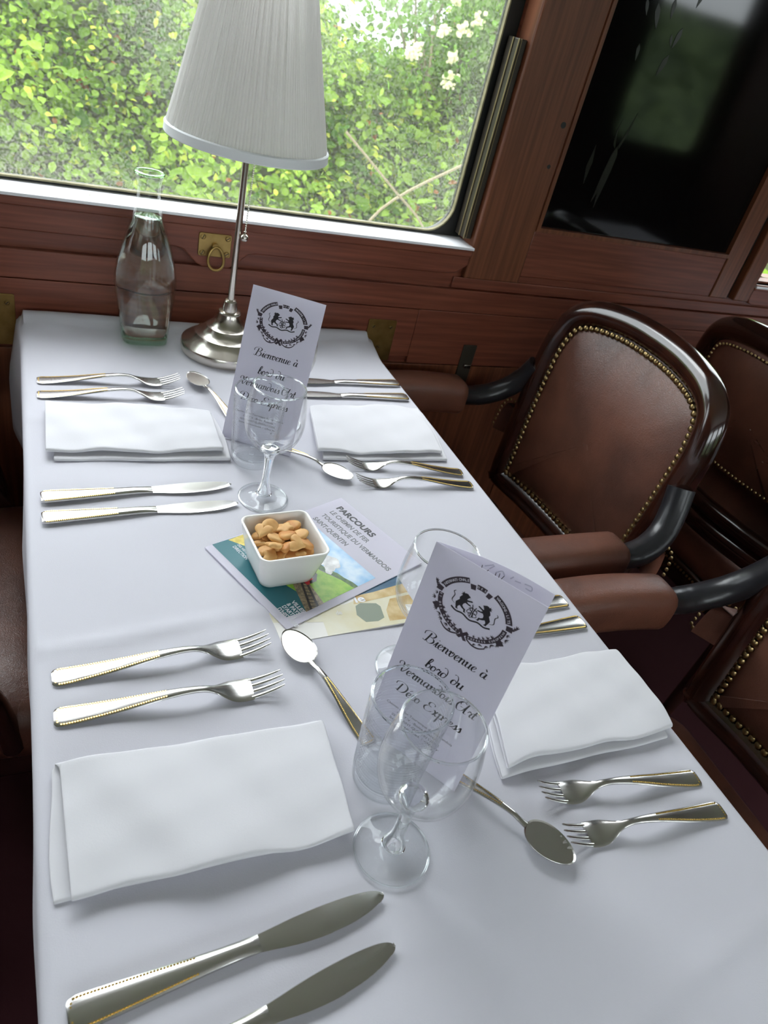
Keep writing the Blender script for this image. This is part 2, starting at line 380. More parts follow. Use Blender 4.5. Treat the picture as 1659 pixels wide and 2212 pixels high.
# plug holes in the upright
t = MB()
for x, z, r in ((.888, .424, .0055), (.886, .353, .0038)):
    t.add(*(lambda n=16: ([(x+r*math.cos(2*PI*k/n), YW-.0186, T+z+r*math.sin(2*PI*k/n)) for k in range(n)]+[(x+r*math.cos(2*PI*k/n), YW-.0175, T+z+r*math.sin(2*PI*k/n)) for k in range(n)], [tuple(range(n)), tuple(reversed(range(n, 2*n)))]+[(k, n+k, n+(k+1) % n, (k+1) % n) for k in range(n)]))())
struct(t, 'trim_30', RUBBER, smooth=False)

# black lacquer panel with faint inlaid figures
pn = empty('decorative_panel', (1.176, YW-.006, T+.244))
tag(pn, 'glossy black lacquered wall panel with faint inlay between the two windows', 'panel')
MB().box(-.262, .262, -.004, .004, .001, 1.18).build('panel_sheet', PANELBLK, pn, smooth=False)
def flat_xz(poly, y0, y1):
    n = len(poly); return [(x, y0, z) for x, z in poly]+[(x, y1, z) for x, z in poly], [tuple(range(n)), tuple(reversed(range(n, 2*n)))]+[(k, n+k, n+(k+1) % n, (k+1) % n) for k in range(n)]
rnd = random.Random(5)
def inlay(poly, name='inlaid_leaf'): MB().add(*flat_xz(poly, -.0046, -.004)).build(name, MARQ, pn, smooth=False)
def leafpoly(x, z, L, a, wd=.28):
    ca, sa = math.cos(a), math.sin(a); pts = []
    for t_, o_ in ((0, 0), (.3, wd*.5), (.6, wd*.42), (1, 0), (.6, -wd*.42), (.3, -wd*.5)):
        pts.append((x+L*(t_*ca-o_*sa), z+L*(t_*sa+o_*ca)))
    return pts
for k in range(16):
    inlay(leafpoly(-.20+rnd.random()*.13, .30+rnd.random()*.42, .02+.02*rnd.random(), -1.9+rnd.random()*.8))
inlay([(-.146, .165), (-.139, .150), (-.140, .12), (-.145, .08), (-.149, .05), (-.153, .08), (-.160, .06), (-.158, .11), (-.152, .15)], 'inlaid_figure')
inlay([(-.150, .16), (-.158, .185), (-.156, .21), (-.161, .19), (-.157, .165)])
inlay([(-.141, .16), (-.132, .19), (-.128, .225), (-.136, .195), (-.145, .165)])
inlay([(-.196, .16), (-.190, .13), (-.193, .09), (-.201, .12)])
# brass fittings on the wall
def screw(par, x, z, r=.0042, y=-.0035):
    n = 14; mb = MB()
    mb.add([(x+r*math.cos(2*PI*k/n), y, z+r*math.sin(2*PI*k/n)) for k in range(n)]+[(x+r*.7*math.cos(2*PI*k/n), y-.0012, z+r*.7*math.sin(2*PI*k/n)) for k in range(n)],
           [tuple(range(n)), tuple(reversed(range(n, 2*n)))]+[(k, (k+1) % n, n+(k+1) % n, n+k) for k in range(n)])
    s_ = mb.build('screw', BRASS, par); a = .7+x*90
    MB().box(-r*.8, r*.8, -.0003, .0003, -.0006, .0006).xf(Matrix.Translation((x, y-.0013, z)) @ Matrix.Rotation(a, 4, 'Y')).build('slot', RUBBER, s_, smooth=False)
rp = empty('ring_pull', (.2835, YW-.0200, T+.1445))
tag(rp, 'square brass ring pull plate with a hanging ring, on the sill board', 'ring pull')
MB().add(*flat_xz(rrect(-.027, .027, -.019, .019, .003, 3), -.0032, 0)).build('plate', BRASS, rp, bevel=.0006)
for sx in (-1, 1):
    for sz in (-1, 1): screw(rp, sx*.0205, sz*.0130, .0048)
MB().tube([(0, -.003, -.001), (0, -.009, -.001)], .0052, 14).build('boss', BRASS, rp)
rg = []
for k in range(28):
    a = 2*PI*k/28; rr = .0155*(1-.22*math.cos(a)*0); rg.append((.002+.0150*math.sin(a)*(.72+.28*(1-math.cos(a))/2), -.0085-.004*(1-math.cos(a))/2, -.0200+.0185*math.cos(a)))
MB().tube(rg, .0024, 8, close=True, cap=False).build('ring', BRASS, rp)
def bracket(x, label, s=1):
    b = empty('table_bracket', (x, YW-.0125, T-.002)); tag(b, label, 'bracket', 'brass table brackets')
    MB().add(*flat_xz(rrect(-.030, .030, -.052, .034, .003, 3), -.0030, 0)).build('plate', BRASS, b, bevel=.0006)
    for u, z in ((-.019, .020), (.019, .020), (.0*s, -.022)): screw(b, u, z, .0040)
bracket(.626, 'square brass bracket plate on the wall at the right corner of the table')
bracket(-.052, 'brass bracket plate on the wall at the left corner of the table')
lt = empty('wall_latch', (.843, YW-.0102, T-.062)); tag(lt, 'small dark metal latch low on the wall behind the chair arm', 'latch')
MB().box(-.016, .016, -.004, 0, -.05, .05).build('plate', GUIDE, lt, bevel=.001)
MB().box(-.006, .010, -.012, -.004, .0, .008).build('bolt', NICKEL, lt, bevel=.001)

# ================================================================== OUTSIDE
rng = np.random.default_rng(3)
def leaf_mesh(name, pos, nrm, size, col, parent=None, mat=LEAF):
    """many small folded leaves: 6 verts / 4 faces each"""
    n = len(pos); nrm = nrm/np.linalg.norm(nrm, axis=1, keepdims=True)
    rv = rng.normal(size=(n, 3)); a = np.cross(nrm, rv); a /= np.linalg.norm(a, axis=1, keepdims=True); b = np.cross(nrm, a)
    L = size[:, None]
    base = pos - a*L*.5; tip = pos + a*L*.5 - nrm*L*.08
    l1 = pos - a*L*.18 + b*L*.34 + nrm*L*.10; l2 = pos + a*L*.18 + b*L*.28 + nrm*L*.08
    r1 = pos - a*L*.18 - b*L*.34 + nrm*L*.10; r2 = pos + a*L*.18 - b*L*.28 + nrm*L*.08
    V = np.stack([base, l1, l2, tip, r2, r1], 1).reshape(-1, 3)
    idx = np.arange(n)[:, None]*6
    F = np.concatenate([idx+np.array([[0, 3, 2, 1]]), idx+np.array([[0, 5, 4, 3]])], 1).reshape(-1, 4)
    me = bpy.data.meshes.new(name); me.vertices.add(len(V)); me.vertices.foreach_set('co', V.ravel())
    me.loops.add(len(F)*4); me.loops.foreach_set('vertex_index', F.ravel().astype(np.int32))
    me.polygons.add(len(F)); me.polygons.foreach_set('loop_start', (np.arange(len(F))*4).astype(np.int32)); me.update(calc_edges=True)
    at = me.attributes.new('tone', 'FLOAT_COLOR', 'POINT'); cc = np.concatenate([np.repeat(col, 6, 0), np.ones((n*6, 1))], 1); at.data.foreach_set('color', cc.ravel())
    me.materials.append(mat); o = bpy.data.objects.new(name, me); C.objects.link(o)
    if parent: o.parent = parent
    return o
def bank_h(x, y):
    """height of the cutting slope outside, with a shallow gully that opens the view to the glasshouse"""
    x = np.asarray(x, float); y = np.asarray(y, float)
    base = -1.15 + 1.05*(y-2.3)
    mid = 1.42+.42*(y-3.5); hw = .42+.10*(y-3.5)
    gul = 1/(1+np.exp((np.abs(x-mid)-hw)/.07))
    crest = 1.5*(1-gul) + (.04-.075*(y-4))*gul
    z = np.minimum(base, crest) + (.16*np.sin(x*2.1+y*1.3)+.12*np.sin(x*4.7-y*2.9))*(1-.8*gul)+.05*np.sin(x*9.1+y*7.7)*(1-.7*gul)
    return T + z
gx = np.linspace(-5, 11, 110); gy = np.linspace(1.9, 8.5, 60); V = []; F = []
for j, yy in enumerate(gy):
    for i, xx in enumerate(gx): V.append((xx, yy, float(bank_h(np.array(xx), yy))-.12))
for j in range(len(gy)-1):
    for i in range(len(gx)-1): k = j*len(gx)+i; F.append((k, k+1, k+1+len(gx), k+len(gx)))
tag(MB().add(V, F).build('embankment', SOIL), 'earth bank rising beyond the window under the undergrowth', 'embankment', kind='structure')
del_cat = bpy.data.objects['embankment']; del del_cat['category']
n0, n1 = 95000, 14000; n = n0+n1
x = np.concatenate([rng.uniform(-.8, 3.4, n0), rng.uniform(-3.2, 8.5, n1)]); y = np.concatenate([2.0+rng.random(n0)**.9*2.9, 2.0+rng.random(n1)*5.5])
z = bank_h(x, y) + rng.normal(0, .09, n) + .06
pos = np.stack([x, y, z], 1)
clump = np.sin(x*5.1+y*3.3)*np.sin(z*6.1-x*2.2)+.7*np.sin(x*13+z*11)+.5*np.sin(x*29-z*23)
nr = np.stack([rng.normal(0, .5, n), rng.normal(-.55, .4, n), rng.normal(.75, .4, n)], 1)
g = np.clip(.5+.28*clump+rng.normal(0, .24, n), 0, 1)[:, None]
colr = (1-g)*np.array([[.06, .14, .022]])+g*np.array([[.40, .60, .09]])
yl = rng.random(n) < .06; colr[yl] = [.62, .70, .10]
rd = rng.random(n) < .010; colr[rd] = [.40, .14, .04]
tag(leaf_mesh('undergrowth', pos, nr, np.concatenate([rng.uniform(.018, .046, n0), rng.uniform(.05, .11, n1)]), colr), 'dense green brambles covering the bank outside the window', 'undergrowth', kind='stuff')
# flowering elder bush at the right of the view, thin foliage against the pale glasshouse
eb = empty('elder_bush', (1.80, 3.55, float(bank_h(1.80, 3.55))-.05)); tag(eb, 'flowering elder bush with cream blossom heads beyond the window', 'bush')
n = 2600
p = rng.normal(size=(n, 3))*np.array([.24, .16, .20])+np.array([0.02, 0, .36])
col = np.array([[.13, .25, .04]])*rng.uniform(.7, 1.7, (n, 1))
leaf_mesh('foliage', p, rng.normal(size=(n, 3))+np.array([0, -.5, .6]), rng.uniform(.02, .045, n), col, eb)
mb = MB(); rnd = random.Random(8)
for k in range(9):
    q0 = Vector((rnd.uniform(-.15, .15), rnd.uniform(-.1, .1), 0)); q1 = Vector((rnd.uniform(-.4, .4), rnd.uniform(-.1, .1), rnd.uniform(.4, .8)))
    mb.tube([q0, q0.lerp(q1, .5)+Vector((0, 0, .05)), q1], [.009, .006, .003], 6)
mb.build('stems', TWIG, eb)
for k in range(13):
    mb = MB(); cx, cz = rnd.uniform(-.42, .36), rnd.uniform(.14, .62)
    for j in range(24): mb.sphere((cx+rnd.gauss(0, .015), -.25+rnd.gauss(0, .01), cz+rnd.gauss(0, .015)), rnd.uniform(.006, .012), 6, 4)
    mb.build('flower_head', PETAL, eb)
# light green shrub at the far right of the window
hb = empty('hazy_shrub', (2.25, 3.35, float(bank_h(2.25, 3.35))-.05)); tag(hb, 'pale green leafy shrub at the right of the window view', 'bush')
n = 9000
p = rng.normal(size=(n, 3))*np.array([.20, .12, .32])+np.array([.0, 0, .45])
leaf_mesh('foliage', p, rng.normal(size=(n, 3))+np.array([0, -.5, .6]), rng.uniform(.018, .045, n), np.array([[.22, .34, .10]])*rng.uniform(.6, 1.4, (n, 1)), hb)
mb = MB()
for k in range(5):
    q1 = Vector((rnd.uniform(-.2, .2), 0, rnd.uniform(.6, 1.0))); mb.tube([(0, 0, 0), q1*.5, q1], [.010, .006, .003], 6)
mb.build('stems', TWIG, hb)
# bare stems in front of the brambles
def stem(pts, r, label):
    o = MB().tube(cr(pts, 6), r, 6).build('bramble_stem', TWIG); tag(o, label, 'stem', 'dry stems in the undergrowth')
stem([(1.25, 2.45, T-.66), (1.6, 2.6, T-.52), (2.05, 2.7, T-.40), (2.35, 2.75, T-.36)], .006, 'long dry stem slanting across the bottom right of the window view')
stem([(.98, 2.5, T-.62), (1.08, 2.6, T-.35), (1.25, 2.7, T-.12), (1.6, 2.8, T+.06)], .006, 'pale arching stem right of the lamp pole')
stem([(1.05, 2.7, T+.12), (1.25, 2.65, T-.03), (1.42, 2.65, T-.16), (1.5, 2.6, T-.35)], .005, 'thin pale stem drooping right of the lampshade')
stem([(1.72, 2.6, T-.22), (1.75, 2.6, T-.32), (1.77, 2.6, T-.42)], .005, 'short upright dry stem near the window corner')
# pale glasshouse with leaning poles beyond the crest
gh = empty('glasshouse', (4.0, 9.6, T-.2)); tag(gh, 'pale glasshouse wall seen over the top of the bank', 'building')
MB().box(-3.2, 5.5, 0, 2.0, -1.0, 6.0).build('wall', PALE, gh, smooth=False)
for k in range(7): MB().box(-3.0+k*1.15, -2.92+k*1.15, -.06, 0, -1.0, 6.0).build('mullion', GREYM, gh, smooth=False)
for k, (a, b) in enumerate((((2.35, 6.4), (2.05, 6.9)), ((2.8, 6.4), (2.35, 6.9)))):
    o = MB().tube([(a[0], a[1], T+.6), (b[0], b[1], T+4.2)], .045, 10).build('leaning_pole', GREYM)
    tag(o, ('left', 'right')[k]+' one of two grey poles leaning in front of the pale glasshouse', 'pole', 'leaning poles outside')

# greenery added across the track to dim the aisle windows and panel reflections
ADDED_HEDGE = pbsdf('added_hedge_foliage', (.025, .045, .015), .9, var=(4, (.11, .16, .06), (1, 1, 1)))
V = []; F = []; rnd = random.Random(6)
for j in range(26):
    for i in range(80):
        xx = -7+i*.22; zz = -1+j*.084; V.append((xx, -3.9-.35*math.sin(zz*1.7+xx)-.15*rnd.random()-.05*zz, zz+T))
for j in range(25):
    for i in range(79): k = j*80+i; F.append((k, k+1, k+81, k+80))
tag(MB().add(V, F).build('added_hedge', ADDED_HEDGE, smooth=False), 'tall greenery added across the line to dim the aisle windows, seen only as a reflection', 'added_hedge', kind='stuff')

# ================================================================== TABLE
TX0, TX1, TY0, TY1 = -.012, .578, -.06, 1.205
tb = empty('dining_table', ((TX0+TX1)/2, .57, 0)); tag(tb, 'dining table fixed to the wall under the window, covered by a white cloth', 'table')
MB().box(-.29, .29, -.62, .625, T-.030, T-.0035).build('tabletop', WOOD, tb, bevel=.004)
MB().box(-.035, .035, -.50, -.43, 0, T-.030).build('leg', WOODV, tb, bevel=.004)
MB().box(-.24, .24, -.55, .61, T-.075, T-.030).build('apron', WOOD, tb, bevel=.003)
# tablecloth
def fold_noise(x, y):
    return .0006*math.sin(x*21+y*7)+.0005*math.sin(y*33-x*11)+.0004*math.sin(x*47+y*29)
def tablecloth():
    hx = []   # profile across: (x, z)
    DR = .19
    for z in np.linspace(-DR, -.012, 9): hx.append((-.0165, z, -1))
    for a in np.linspace(180, 90, 6)[0:]: hx.append((-.0165+.008+.008*math.cos(math.radians(a)), -.008+.008*math.sin(math.radians(a)), 0))
    for xx in np.linspace(-.0085, .577, 74)[1:-1]: hx.append((xx, 0, 0))
    for a in np.linspace(90, 0, 6): hx.append((.577+.008*math.cos(math.radians(a)), -.008+.008*math.sin(math.radians(a)), 0))
    for z in np.linspace(-.012, -DR, 9): hx.append((.585, z, 1))
    ys = [(-.068, -.16), (-.068, -.08), (-.068, -.02), (-.066, -.004)] + [(v, 0) for v in np.linspace(-.06, 1.192, 170)]
    ys += [(1.200, .004), (1.208, .007), (1.216, .006), (1.222, -.002), (1.224, -.02), (1.225, -.09), (1.225, -.16)]
    V = []; nx = len(hx)
    for (yy, dz) in ys:
        for (xx, z, side) in hx:
            px, py, pz = xx, yy, z
            far = max(0, min(1, (yy-1.11)/.10)); far = far*far*(3-2*far)
            xc = max(-.0165, min(.585, xx))
            if side == 0: pz += dz if dz > -.01 or yy < 0 else dz
            elif dz < 0 and yy > 1: pz = min(z, dz)
            elif dz < 0 and yy < 0: pz = min(z, dz)
            if side == 0 and z == 0 and abs(dz) < .01:
                pz += fold_noise(xx, yy)
                pz += .0035*math.exp(-((yy-(.500+.10*xx))/.006)**2)*max(0, 1-xx/.42)*(1 if yy < (.500+.10*xx) else .9)
                pz += .0016*math.exp(-((yy-.905)/.008)**2)*max(0, 1-xx/.12)
                pz += .0030*math.exp(-((yy-(.02+.16*xx))/.007)**2)*(1 if xx > .25 else 0)*min(1, (xx-.25)/.1)
                pz += .0014*math.exp(-((yy-(.42+.3*(xx-.45)))/.012)**2)*max(0, min(1, (xx-.38)/.1))
                # raised roll of cloth at the wall end
                e = max(0, (yy-1.165)/.04); e = min(1, e)
                pz += .008*e*e*(1 if xx < .14 or xx > .46 else .45)
                cr_ = math.exp(-((xx-.535)/.028)**2)*math.exp(-((yy-1.17)/.03)**2); pz += .006*cr_
                cl_ = math.exp(-((xx-.03)/.03)**2)*math.exp(-((yy-1.19)/.02)**2); pz += .006*cl_
            if far > 0:     # flaring corners
                k = min(1, max(0, -pz/.05)) if side != 0 else max(0, min(1, -pz/.02))
                out = .012+.030*min(1, (-pz)/.10) if pz < 0 else .006
                if xx < .0: px -= far*out*.34
                if xx > .57: px += far*out*.95
                if side != 0: py += far*.004*math.sin(pz*60)
            if side != 0:
                px += side*(.0025+.0025*math.sin(yy*13+side)+.002*math.sin(yy*29+1.3*side))*min(1, -pz/.08)
            V.append((px, py, T+pz))
    F = [(j*nx+i, j*nx+i+1, (j+1)*nx+i+1, (j+1)*nx+i) for j in range(len(ys)-1) for i in range(nx-1)]
    o = MB().add(V, F).build('tablecloth', CLOTH, solid=.0010)
    tag(o, 'long white cloth draped over the table below the window', 'tablecloth')
    return o
tablecloth()

# ------------------------------------------------------------------ lamp
def table_lamp():
    r = empty('table_lamp', (.2945, 1.130, T+.0012)); tag(r, 'nickel table lamp with a pleated white shade, next to the water carafe', 'lamp')
    prof = [(0, 0), (.0720, 0), (.0735, .001), (.0742, .004), (.0740, .0135), (.0728, .0160), (.0700, .0180), (.0620, .0225), (.0560, .0270), (.0525, .0305), (.0515, .0318), (.0500, .0322),
            (.0440, .0350), (.0385, .0400), (.0358, .0440), (.0350, .0452), (.0335, .0456), (.0290, .0490), (.0235, .0555), (.0195, .0630), (.0180, .0680), (.0185, .0700), (.0172, .0715), (.0125, .0725), (.0120, .0800), (.0105, .0880), (.0085, .0905), (.0045, .0912), (0, .0912)]
    MB().lathe(prof, 72).build('base', NICKEL, r, sharp=28)
    MB().tube([(0, 0, .09), (0, 0, .485)], .0052, 20).build('pole', NICKEL, r)
    # socket and bulb inside the shade
    so = MB().lathe([(0, .395), (.014, .395), (.016, .40), (.016, .44), (.013, .445), (0, .445)], 24).build('socket', NICKEL, r)
    # pleated shade
    npl = 150; n = npl*6; z0, z1, r0, r1 = .3255, .556, .1140, .0590
    rr = random.Random(2); ph = []
    for k in range(npl): ph.append(rr.uniform(.4, 1.0))
    rings = []
    for j in range(15):
        t = j/14; R0 = r0+(r1-r0)*t-.0012*math.sin(PI*t); ring = []
        for k in range(n):
            a = 2*PI*k/n; u = (k % 6)/6; w_ = ph[k//6]
            d = .0030*w_*(1-abs(2*u-1)**1.4)*(.75+.25*math.sin(PI*t))
            ring.append(((R0+d)*math.cos(a), (R0+d)*math.sin(a), z0+(z1-z0)*t))
        rings.append(ring)
    sh = MB().rings(rings, cap=False).build('lamp_shade', SHADE, r, sharp=70, solid=.0012)
    def hoop(z, rad, h):
        P = [(rad+.0022, z-h/2), (rad+.0034, z-h/2+.0015), (rad+.0030, z), (rad+.0030, z+h/2-.0015), (rad+.0016, z+h/2), (rad-.0020, z+h/2), (rad-.0022, z-h/2)]
        return MB().lathe(P, 120, cap=False, close=True)
    hoop(.3290, .1135, .0135).build('shade_trim', BAND, sh, label='white trim tape round the bottom of the shade')
    hoop(.554, .0600, .010).build('shade_trim', BAND, sh)
    # wire spider
    m = MB()
    for k in range(3): a = 2*PI*k/3+.4; m.tube([(.012*math.cos(a), .012*math.sin(a), .44), (.0585*math.cos(a), .0585*math.sin(a), .548)], .0012, 6)
    m.build('shade_carrier', NICKEL, sh)
    # pull chain
    ch = MB(); x0, y0 = .0150, -.010
    pz = .330; k = 0
    while pz > .202:
        tt = (pz-.202)/.128
        ch.sphere((.0075+.0035*tt, -.012, pz), .00145, 6, 4); pz -= .0031
    c = ch.build('pull_chain', NICKEL, r, label='beaded metal pull chain')
    MB().sphere((.0073, -.0120, .1945), .0060, 16, 10).lathe([(.0014, .2005), (.0024, .2010), (.0022, .2040), (.0012, .2045)], 12, (.0073, -.012, 0), cap=True).build('chain_knob', NICKEL, c)
    MB().tube([(.0, 0, .402), (.0105, -.012, .402), (.0110, -.012, .330)], .0010, 6).build('chain_arm', NICKEL, c)
table_lamp()

# ------------------------------------------------------------------ carafe
def carafe():
    r = empty('water_carafe', (.1665, 1.1680, T+.0015)); tag(r, 'clear glass carafe half full of water, left of the lamp', 'carafe')
    def sq_ring(rad, z, q, n=48):
        """q=1 circle .. q=0 rounded square"""
        out = []
        for k in range(n):
            a = 2*PI*k/n+.02; c, s = math.cos(a), math.sin(a); e = 5.0
            rs = rad/((abs(c)**e+abs(s)**e)**(1/e)); rr = rs*(1-q)+rad*q
            out.append((rr*c, rr*s, z))
        return out
    prof = [(.0335, 0, 0), (.0352, .002, 0), (.0358, .008, 0), (.0375, .025, .1), (.0405, .045, .35), (.0450, .070, .7), (.0470, .090, .95), (.0466, .105, 1), (.0435, .125, 1), (.0370, .150, 1), (.0295, .173, 1), (.0228, .192, 1), (.0186, .208, 1), (.0168, .222, 1), (.0168, .235, 1), (.0182, .246, 1), (.0204, .2535, 1), (.0212, .2560, 1), (.0210, .2580, 1), (.0196, .2590, 1)]
    th = .0022
    inner = [(max(.001, a-th), z, q) for a, z, q in prof[::-1] if z > .010] + [(.0320, .0130, .05)]
    MB().rings([sq_ring(a, z, q) for a, z, q in prof+inner], cap=True).build('glass_body', CARAFEGL, r, sharp=60)
    rr = [[(.0202*math.cos(2*PI*k/40), .0202*math.sin(2*PI*k/40), .2566)] for k in range(40)]
    MB().tube([p[0] for p in rr], .0019, 8, cap=False, close=True).build('lip', GREENGL, r)
    MB().rings([sq_ring(a, z, q) for a, z, q in [(.0325, .0008, 0), (.0345, .0025, 0), (.0348, .0085, 0), (.0345, .0125, 0)]], cap=True).build('glass_foot', GREENGL, r, sharp=50, label='thick pale green glass foot')
    wl = .1955
    wp = [(.0318, .0136, .05)]+[(a-th-.0003, z, q) for a, z, q in prof if .0136 < z < wl]+[(.0222-th-.0003, wl-.0005, 1), (.0212-th, wl, 1)]
    MB().rings([sq_ring(a, z, q) for a, z, q in wp], cap=True).build('water', WATER, r, sharp=50)
carafe()

# ------------------------------------------------------------------ drinking glasses
def resample(tab, n=5): return [(float(p[0]), float(p[1])) for p in cr(tab, n)]
def wine_glass():
    r = empty('wine_glass', (0, 0, 0))
    out = [(.0085, .0705), (.0150, .0740), (.0235, .0810), (.0315, .0930), (.0352, .1070), (.0356, .1180), (.0344, .1340), (.0322, .1480), (.0306, .1570)]
    inn = [(.0296, .1570), (.0311, .1480), (.0333, .1340), (.0344, .1180), (.0340, .1070), (.0303, .0940), (.0220, .0840), (.0120, .0785), (.0005, .0770)]
    MB().lathe(resample(out, 5)+resample(inn, 5), 64).build('bowl', GLASS, r, sharp=80)
    MB().tube([(.0300*math.cos(2*PI*k/64), .0300*math.sin(2*PI*k/64), .1570) for k in range(64)], .0009, 8, cap=False, close=True).build('rim', STEMGL, r)
    st = [(0, .0768), (.0085, .0762), (.0120, .0735), (.0105, .0700), (.0075, .0655), (.0058, .0580), (.0050, .0450), (.0050, .0320), (.0058, .0225), (.0078, .0150), (.0090, .0110), (.0086, .0085), (.0094, .0070), (0, .0068)]
    MB().lathe(resample(st, 3), 64).build('stem', STEMGL, r, sharp=80)
    ft = [(.0094, .0070), (.0160, .0045), (.0260, .0026), (.0300, .0018), (.0310, .0010), (.0305, .0002), (.0150, .0008), (0, .0012)]
    MB().lathe(resample(ft, 4), 64).build('foot', FOOTGL, r, sharp=80)
    MB().tube([(.0304*math.cos(2*PI*k/64), .0304*math.sin(2*PI*k/64), .0011) for k in range(64)], .0008, 8, cap=False, close=True).build('foot_rim', STEMGL, r)
    return r
def tumbler():
    r = empty('tumbler', (0, 0, 0)); rb, rt, h = .0285, .0335, .105
    out = [(.024, 0), (rb-.001, .0008), (rb, .003)]; inn = []
    nz = 26*4
    for k in range(nz+1):
        t = k/nz; z = .010+t*(h-.016)
        out.append((rb+(rt-rb)*z/h+(.0007*math.sin(2*PI*t*24) if .02 < t < .93 else 0), z))
    out.append((rt, h))
    inn = [(rt-.0014, h), (rt-.0018, h-.006), (rb-.0008, .014), (rb-.005, .0095), (.012, .0088), (.0005, .0090)]
    MB().lathe(out+inn, 64).build('tumbler_body', TUMB, r, sharp=80)
    MB().tube([((rt-.0008)*math.cos(2*PI*k/64), (rt-.0008)*math.sin(2*PI*k/64), h) for k in range(64)], .0011, 8, cap=False, close=True).build('rim', STEMGL, r)
    MB().lathe([(0, .0010), (.018, .0006), (.0255, .0004), (.0275, .0022), (.0277, .0060), (.0262, .0078), (.0180, .0070), (0, .0072)], 64).build('thick_base', FOOTGL, r, sharp=80)
    return r
g0 = wine_glass()
for i, (x, y, lab) in enumerate(((.2375, .2425, 'stemmed wine glass nearest the camera, in front of the near tumbler'), (.2530, .7135, 'stemmed wine glass in front of the far menu card, beyond the bowl of crackers'),
                  (.3253, .4158, 'wine glass half hidden behind the near menu card'), (.3250, .8950, 'wine glass almost wholly hidden behind the far menu card'))):
    g = g0 if i == 0 else copy_tree(g0); g.location = (x, y, T+.0015); tag(g, lab, 'glass', 'stemmed wine glasses')
t0 = tumbler()
for i, (x, y, lab) in enumerate(((.2560, .3050, 'ribbed clear tumbler in front of the near menu card'), (.2600, .8000, 'ribbed clear tumbler in front of the far menu card'))):
    g = t0 if i == 0 else copy_tree(t0); g.location = (x, y, T+.0015); tag(g, lab, 'glass', 'ribbed tumblers')

# ------------------------------------------------------------------ cutlery
def loft(stations, nseg=12, e=2.6):
    """stations: (x, y, z, half width, half thickness)"""
    rs = []
    for (x, y, z, hw, ht) in stations:
        ring = []
        for k in range(nseg):
            a = 2*PI*k/nseg; c, s = math.cos(a), math.sin(a); d = (abs(c)**e+abs(s)**e)**(1/e)
            ring.append((x, y+hw*c/d, z+ht*s/d))
        rs.append(ring)
    return rs
def handle_trim(wfun, zfun, s0, s1, top, r=.00075, step=.0021):
    """beaded gold border following the handle outline"""
    m = MB(); pts = []
    s = s1
    while s > s0: pts.append((s, wfun(s)-.0020)); s -= step
    L = [(a, b) for a, b in pts]; w_ = wfun(s0)-.0020
    k = int(2*w_/step); E_ = [(s0-.0012*(1-abs(2*j/max(1, k)-1)**3), w_-2*w_*j/max(1, k)) for j in range(1, k)]
    R = [(a, -b) for a, b in pts[::-1]]
    for i, (a, b) in enumerate(L+E_+R):
        m.sphere((a, b, zfun(a)+top(a)-.00020), r*1.50, 6, 4, (1.0, .85, .55))
    return m
def make_fork(L=.197, hs=1.0, name='fork'):
    k = L/.197
    W = smooth_tab([(0, .0085), (.004, .0102), (.012, .0104), (.04, .0086), (.08, .0056), (.105, .0040), (.122, .0034), (.133, .0048), (.142, .0092), (.150, .0124), (.160, .0130), (.168, .0126)])
    Z = smooth_tab([(0, .0022), (.02, .0030), (.05, .0062), (.08, .0105), (.105, .0130), (.122, .0125), (.135, .0085), (.147, .0042), (.158, .0026), (.170, .0040), (.185, .0085), (.197, .0135)])
    TH = [(0, .0009), (.05, .0011), (.09, .0016), (.125, .0018), (.145, .0010), (.197, .0009)]
    wf = lambda s: lerp(W, s/k)*hs; zf = lambda s: lerp(Z, s/k); tf = lambda s: lerp(TH, s/k)
    mb = MB(); st = []
    for s in np.concatenate([[0.0, .0012, .003], np.linspace(.006, .168, 48)]):
        s = s*k; w_ = wf(s)*(.82 if s == 0 else .94 if s < .002 else 1)
        st.append((s, 0, zf(s), w_, tf(s)))
    mb.rings(loft(st), True)
    for j in range(4):
        yc = (-.0098+.00653*j)*hs; st = []
        for u in np.linspace(0, 1, 12):
            s = (.1655+u*.0315)*k; s2 = s-abs(j-1.5)*.0010*u
            st.append((s2, yc*(1-.10*u), zf(s), .0020*hs*(1-.45*u**2)*(1 if u < .99 else .5), .0009*(1-.3*u)))
        mb.rings(loft(st, 8), True)
    o = mb.build(name, STEEL, sharp=50)
    handle_trim(wf, zf, .0035*k, .090*k, lambda s: tf(s)).build('gold_border', GOLD, o, label='beaded gold-coloured border of the handle')
    return o
